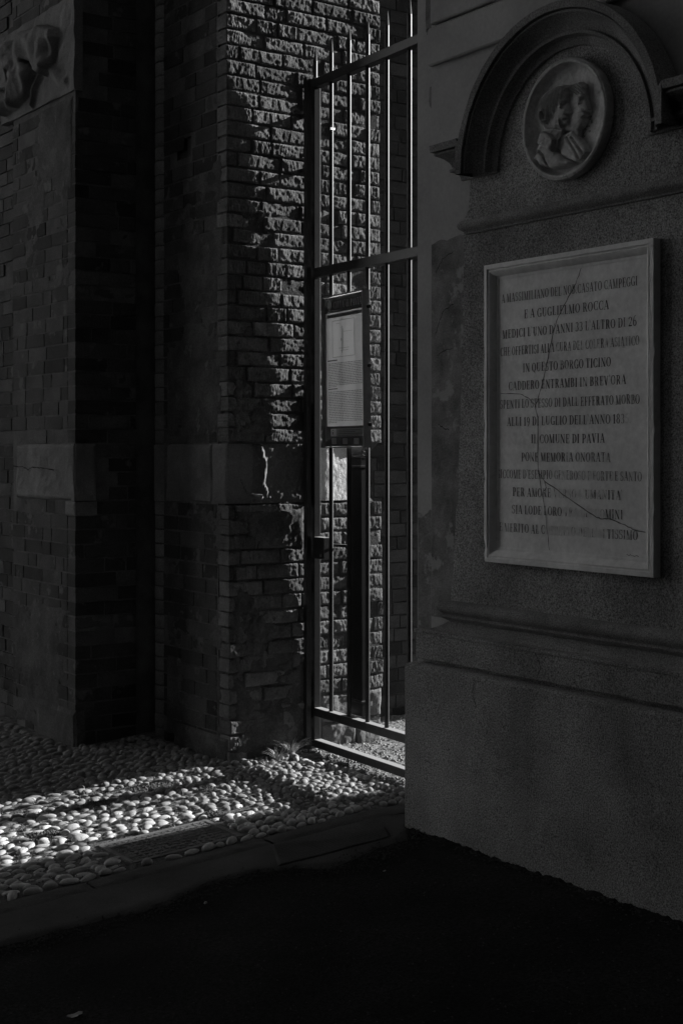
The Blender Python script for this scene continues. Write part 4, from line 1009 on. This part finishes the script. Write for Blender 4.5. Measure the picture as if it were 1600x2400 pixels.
weed('weed', .37, -.42, 18, .05, 'few short leaves under the middle of the lowest gate rail', 4, .006)
b = MB(); r = random.Random(8)
for k in range(900):
    x, y = (r.uniform(-2.2, .3), r.uniform(-1.15, .15)) if k % 2 else (r.gauss(-.6, .35), r.gauss(-.42, .2))
    if solid(x, y): continue
    q = r.uniform(0, 6.28); l = r.uniform(.008, .028); blade(b, x, y, gzf(x)+.002, r.uniform(.012, .04), l*math.cos(q), l*math.sin(q), .0016, 2)
o = b.build('grass_tufts', M['leaf']); tag(o, 'sparse short grass growing in the joints of the sunlit cobbles', 'grass', kind='stuff')
b = MB(); r = random.Random(12)
for k in range(2600):
    x = r.uniform(-3.2, .0); y = float(np.interp(x, ex, ey))+r.gauss(-.02, .05)
    V, Fc = rock(r, (x, y, gzf(x)-.006), r.uniform(.002, .007)); b.add(V, Fc)
for k in range(1500):
    x = r.uniform(-3.0, .0); y = r.uniform(-4.5, -1.7); V, Fc = rock(r, (x, y, gzf(x)-.011), r.uniform(.002, .006)); b.add(V, Fc)
for k in range(700):
    y = -1.55-r.random()*2.6; x = -.004-abs(r.gauss(0, .03)); V, Fc = rock(r, (x, y, gzf(x)-.008), r.uniform(.002, .008)); b.add(V, Fc)
tag(b.build('road_grit', M['concrete']), 'loose grit and crumbs scattered over the asphalt edge', 'grit', kind='stuff')
# dry leaf on the asphalt and small bits
def litter(x, y, s, rz, label, seed):
    r = random.Random(seed); b = MB(); n = 9
    P = np.zeros((5, n, 3))
    for i in range(5):
        for j in range(n):
            t = j/(n-1)*2-1; v_ = i/4*2-1; wd = math.sqrt(max(0, 1-t*t))*.42*(1+.15*math.sin(t*9+seed))
            P[i, j] = (t*s, v_*wd*s, .006+.25*s*abs(v_)*.5+.08*s*t*t+.05*s*math.sin(t*5+i))
    b.grid(P); o = b.build('dry_leaf', M['litter'], smooth=True); o.location = (x, y, gzf(x)-.012); o.rotation_euler = (0, 0, rz); tag(o, label, 'leaf', 'dry leaves lying on the road'); return o
litter(-1.912, -2.353, .030, .2, 'pale curled dry leaf alone on the dark asphalt at lower left', 1)
litter(-1.12, -1.76, .014, .9, 'small pale dry leaf on the asphalt just below the worn kerb strip', 2)
litter(-.42, -1.93, .010, .4, 'tiny pale leaf crumb on the asphalt nearer the memorial plinth', 3)

# ------------------------------------------------------------------ houses that close the narrow street; the dark ones, unseen, cut the ambient light
def house(label, x0, x1, y0, y1, h, mt, wins):
    op = thing('townhouse', label, 'building', ((x0+x1)/2, (y0+y1)/2, 0)); o_ = np.array(op.location)
    b = MB(); b.box((x0-o_[0], y0-o_[1], -.2), (x1-o_[0], y1-o_[1], h)); b.build('wall', mt, op)
    b = MB(); b.box((x0-.4-o_[0], y0-o_[1], h+.002), (x1+.4-o_[0], y1-o_[1], h+.3)); b.build('roof', M['roof'], op)
    if wins:
        n = int((y1-y0)/3.4)
        for k in range(n):
            for z in np.arange(1.2, h-2, 3.1):
                y = y0+.9+k*3.4-o_[1]; b = MB(); b.box((x1-o_[0]+.001, y, z), (x1-o_[0]+.06, y+1.1, z+1.7)); f = b.build('window', M['alu'], op)
                b = MB(); b.box((x1-o_[0]+.061, y+.08, z+.08), (x1-o_[0]+.07, y+1.02, z+1.62)); b.build('pane', M['glass'], f)
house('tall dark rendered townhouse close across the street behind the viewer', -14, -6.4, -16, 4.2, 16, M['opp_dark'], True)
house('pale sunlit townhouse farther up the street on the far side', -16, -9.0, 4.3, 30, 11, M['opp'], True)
house('dark house closing the street at the south end', -6.3, 6, -22, -16.2, 14, M['opp_dark'], False)
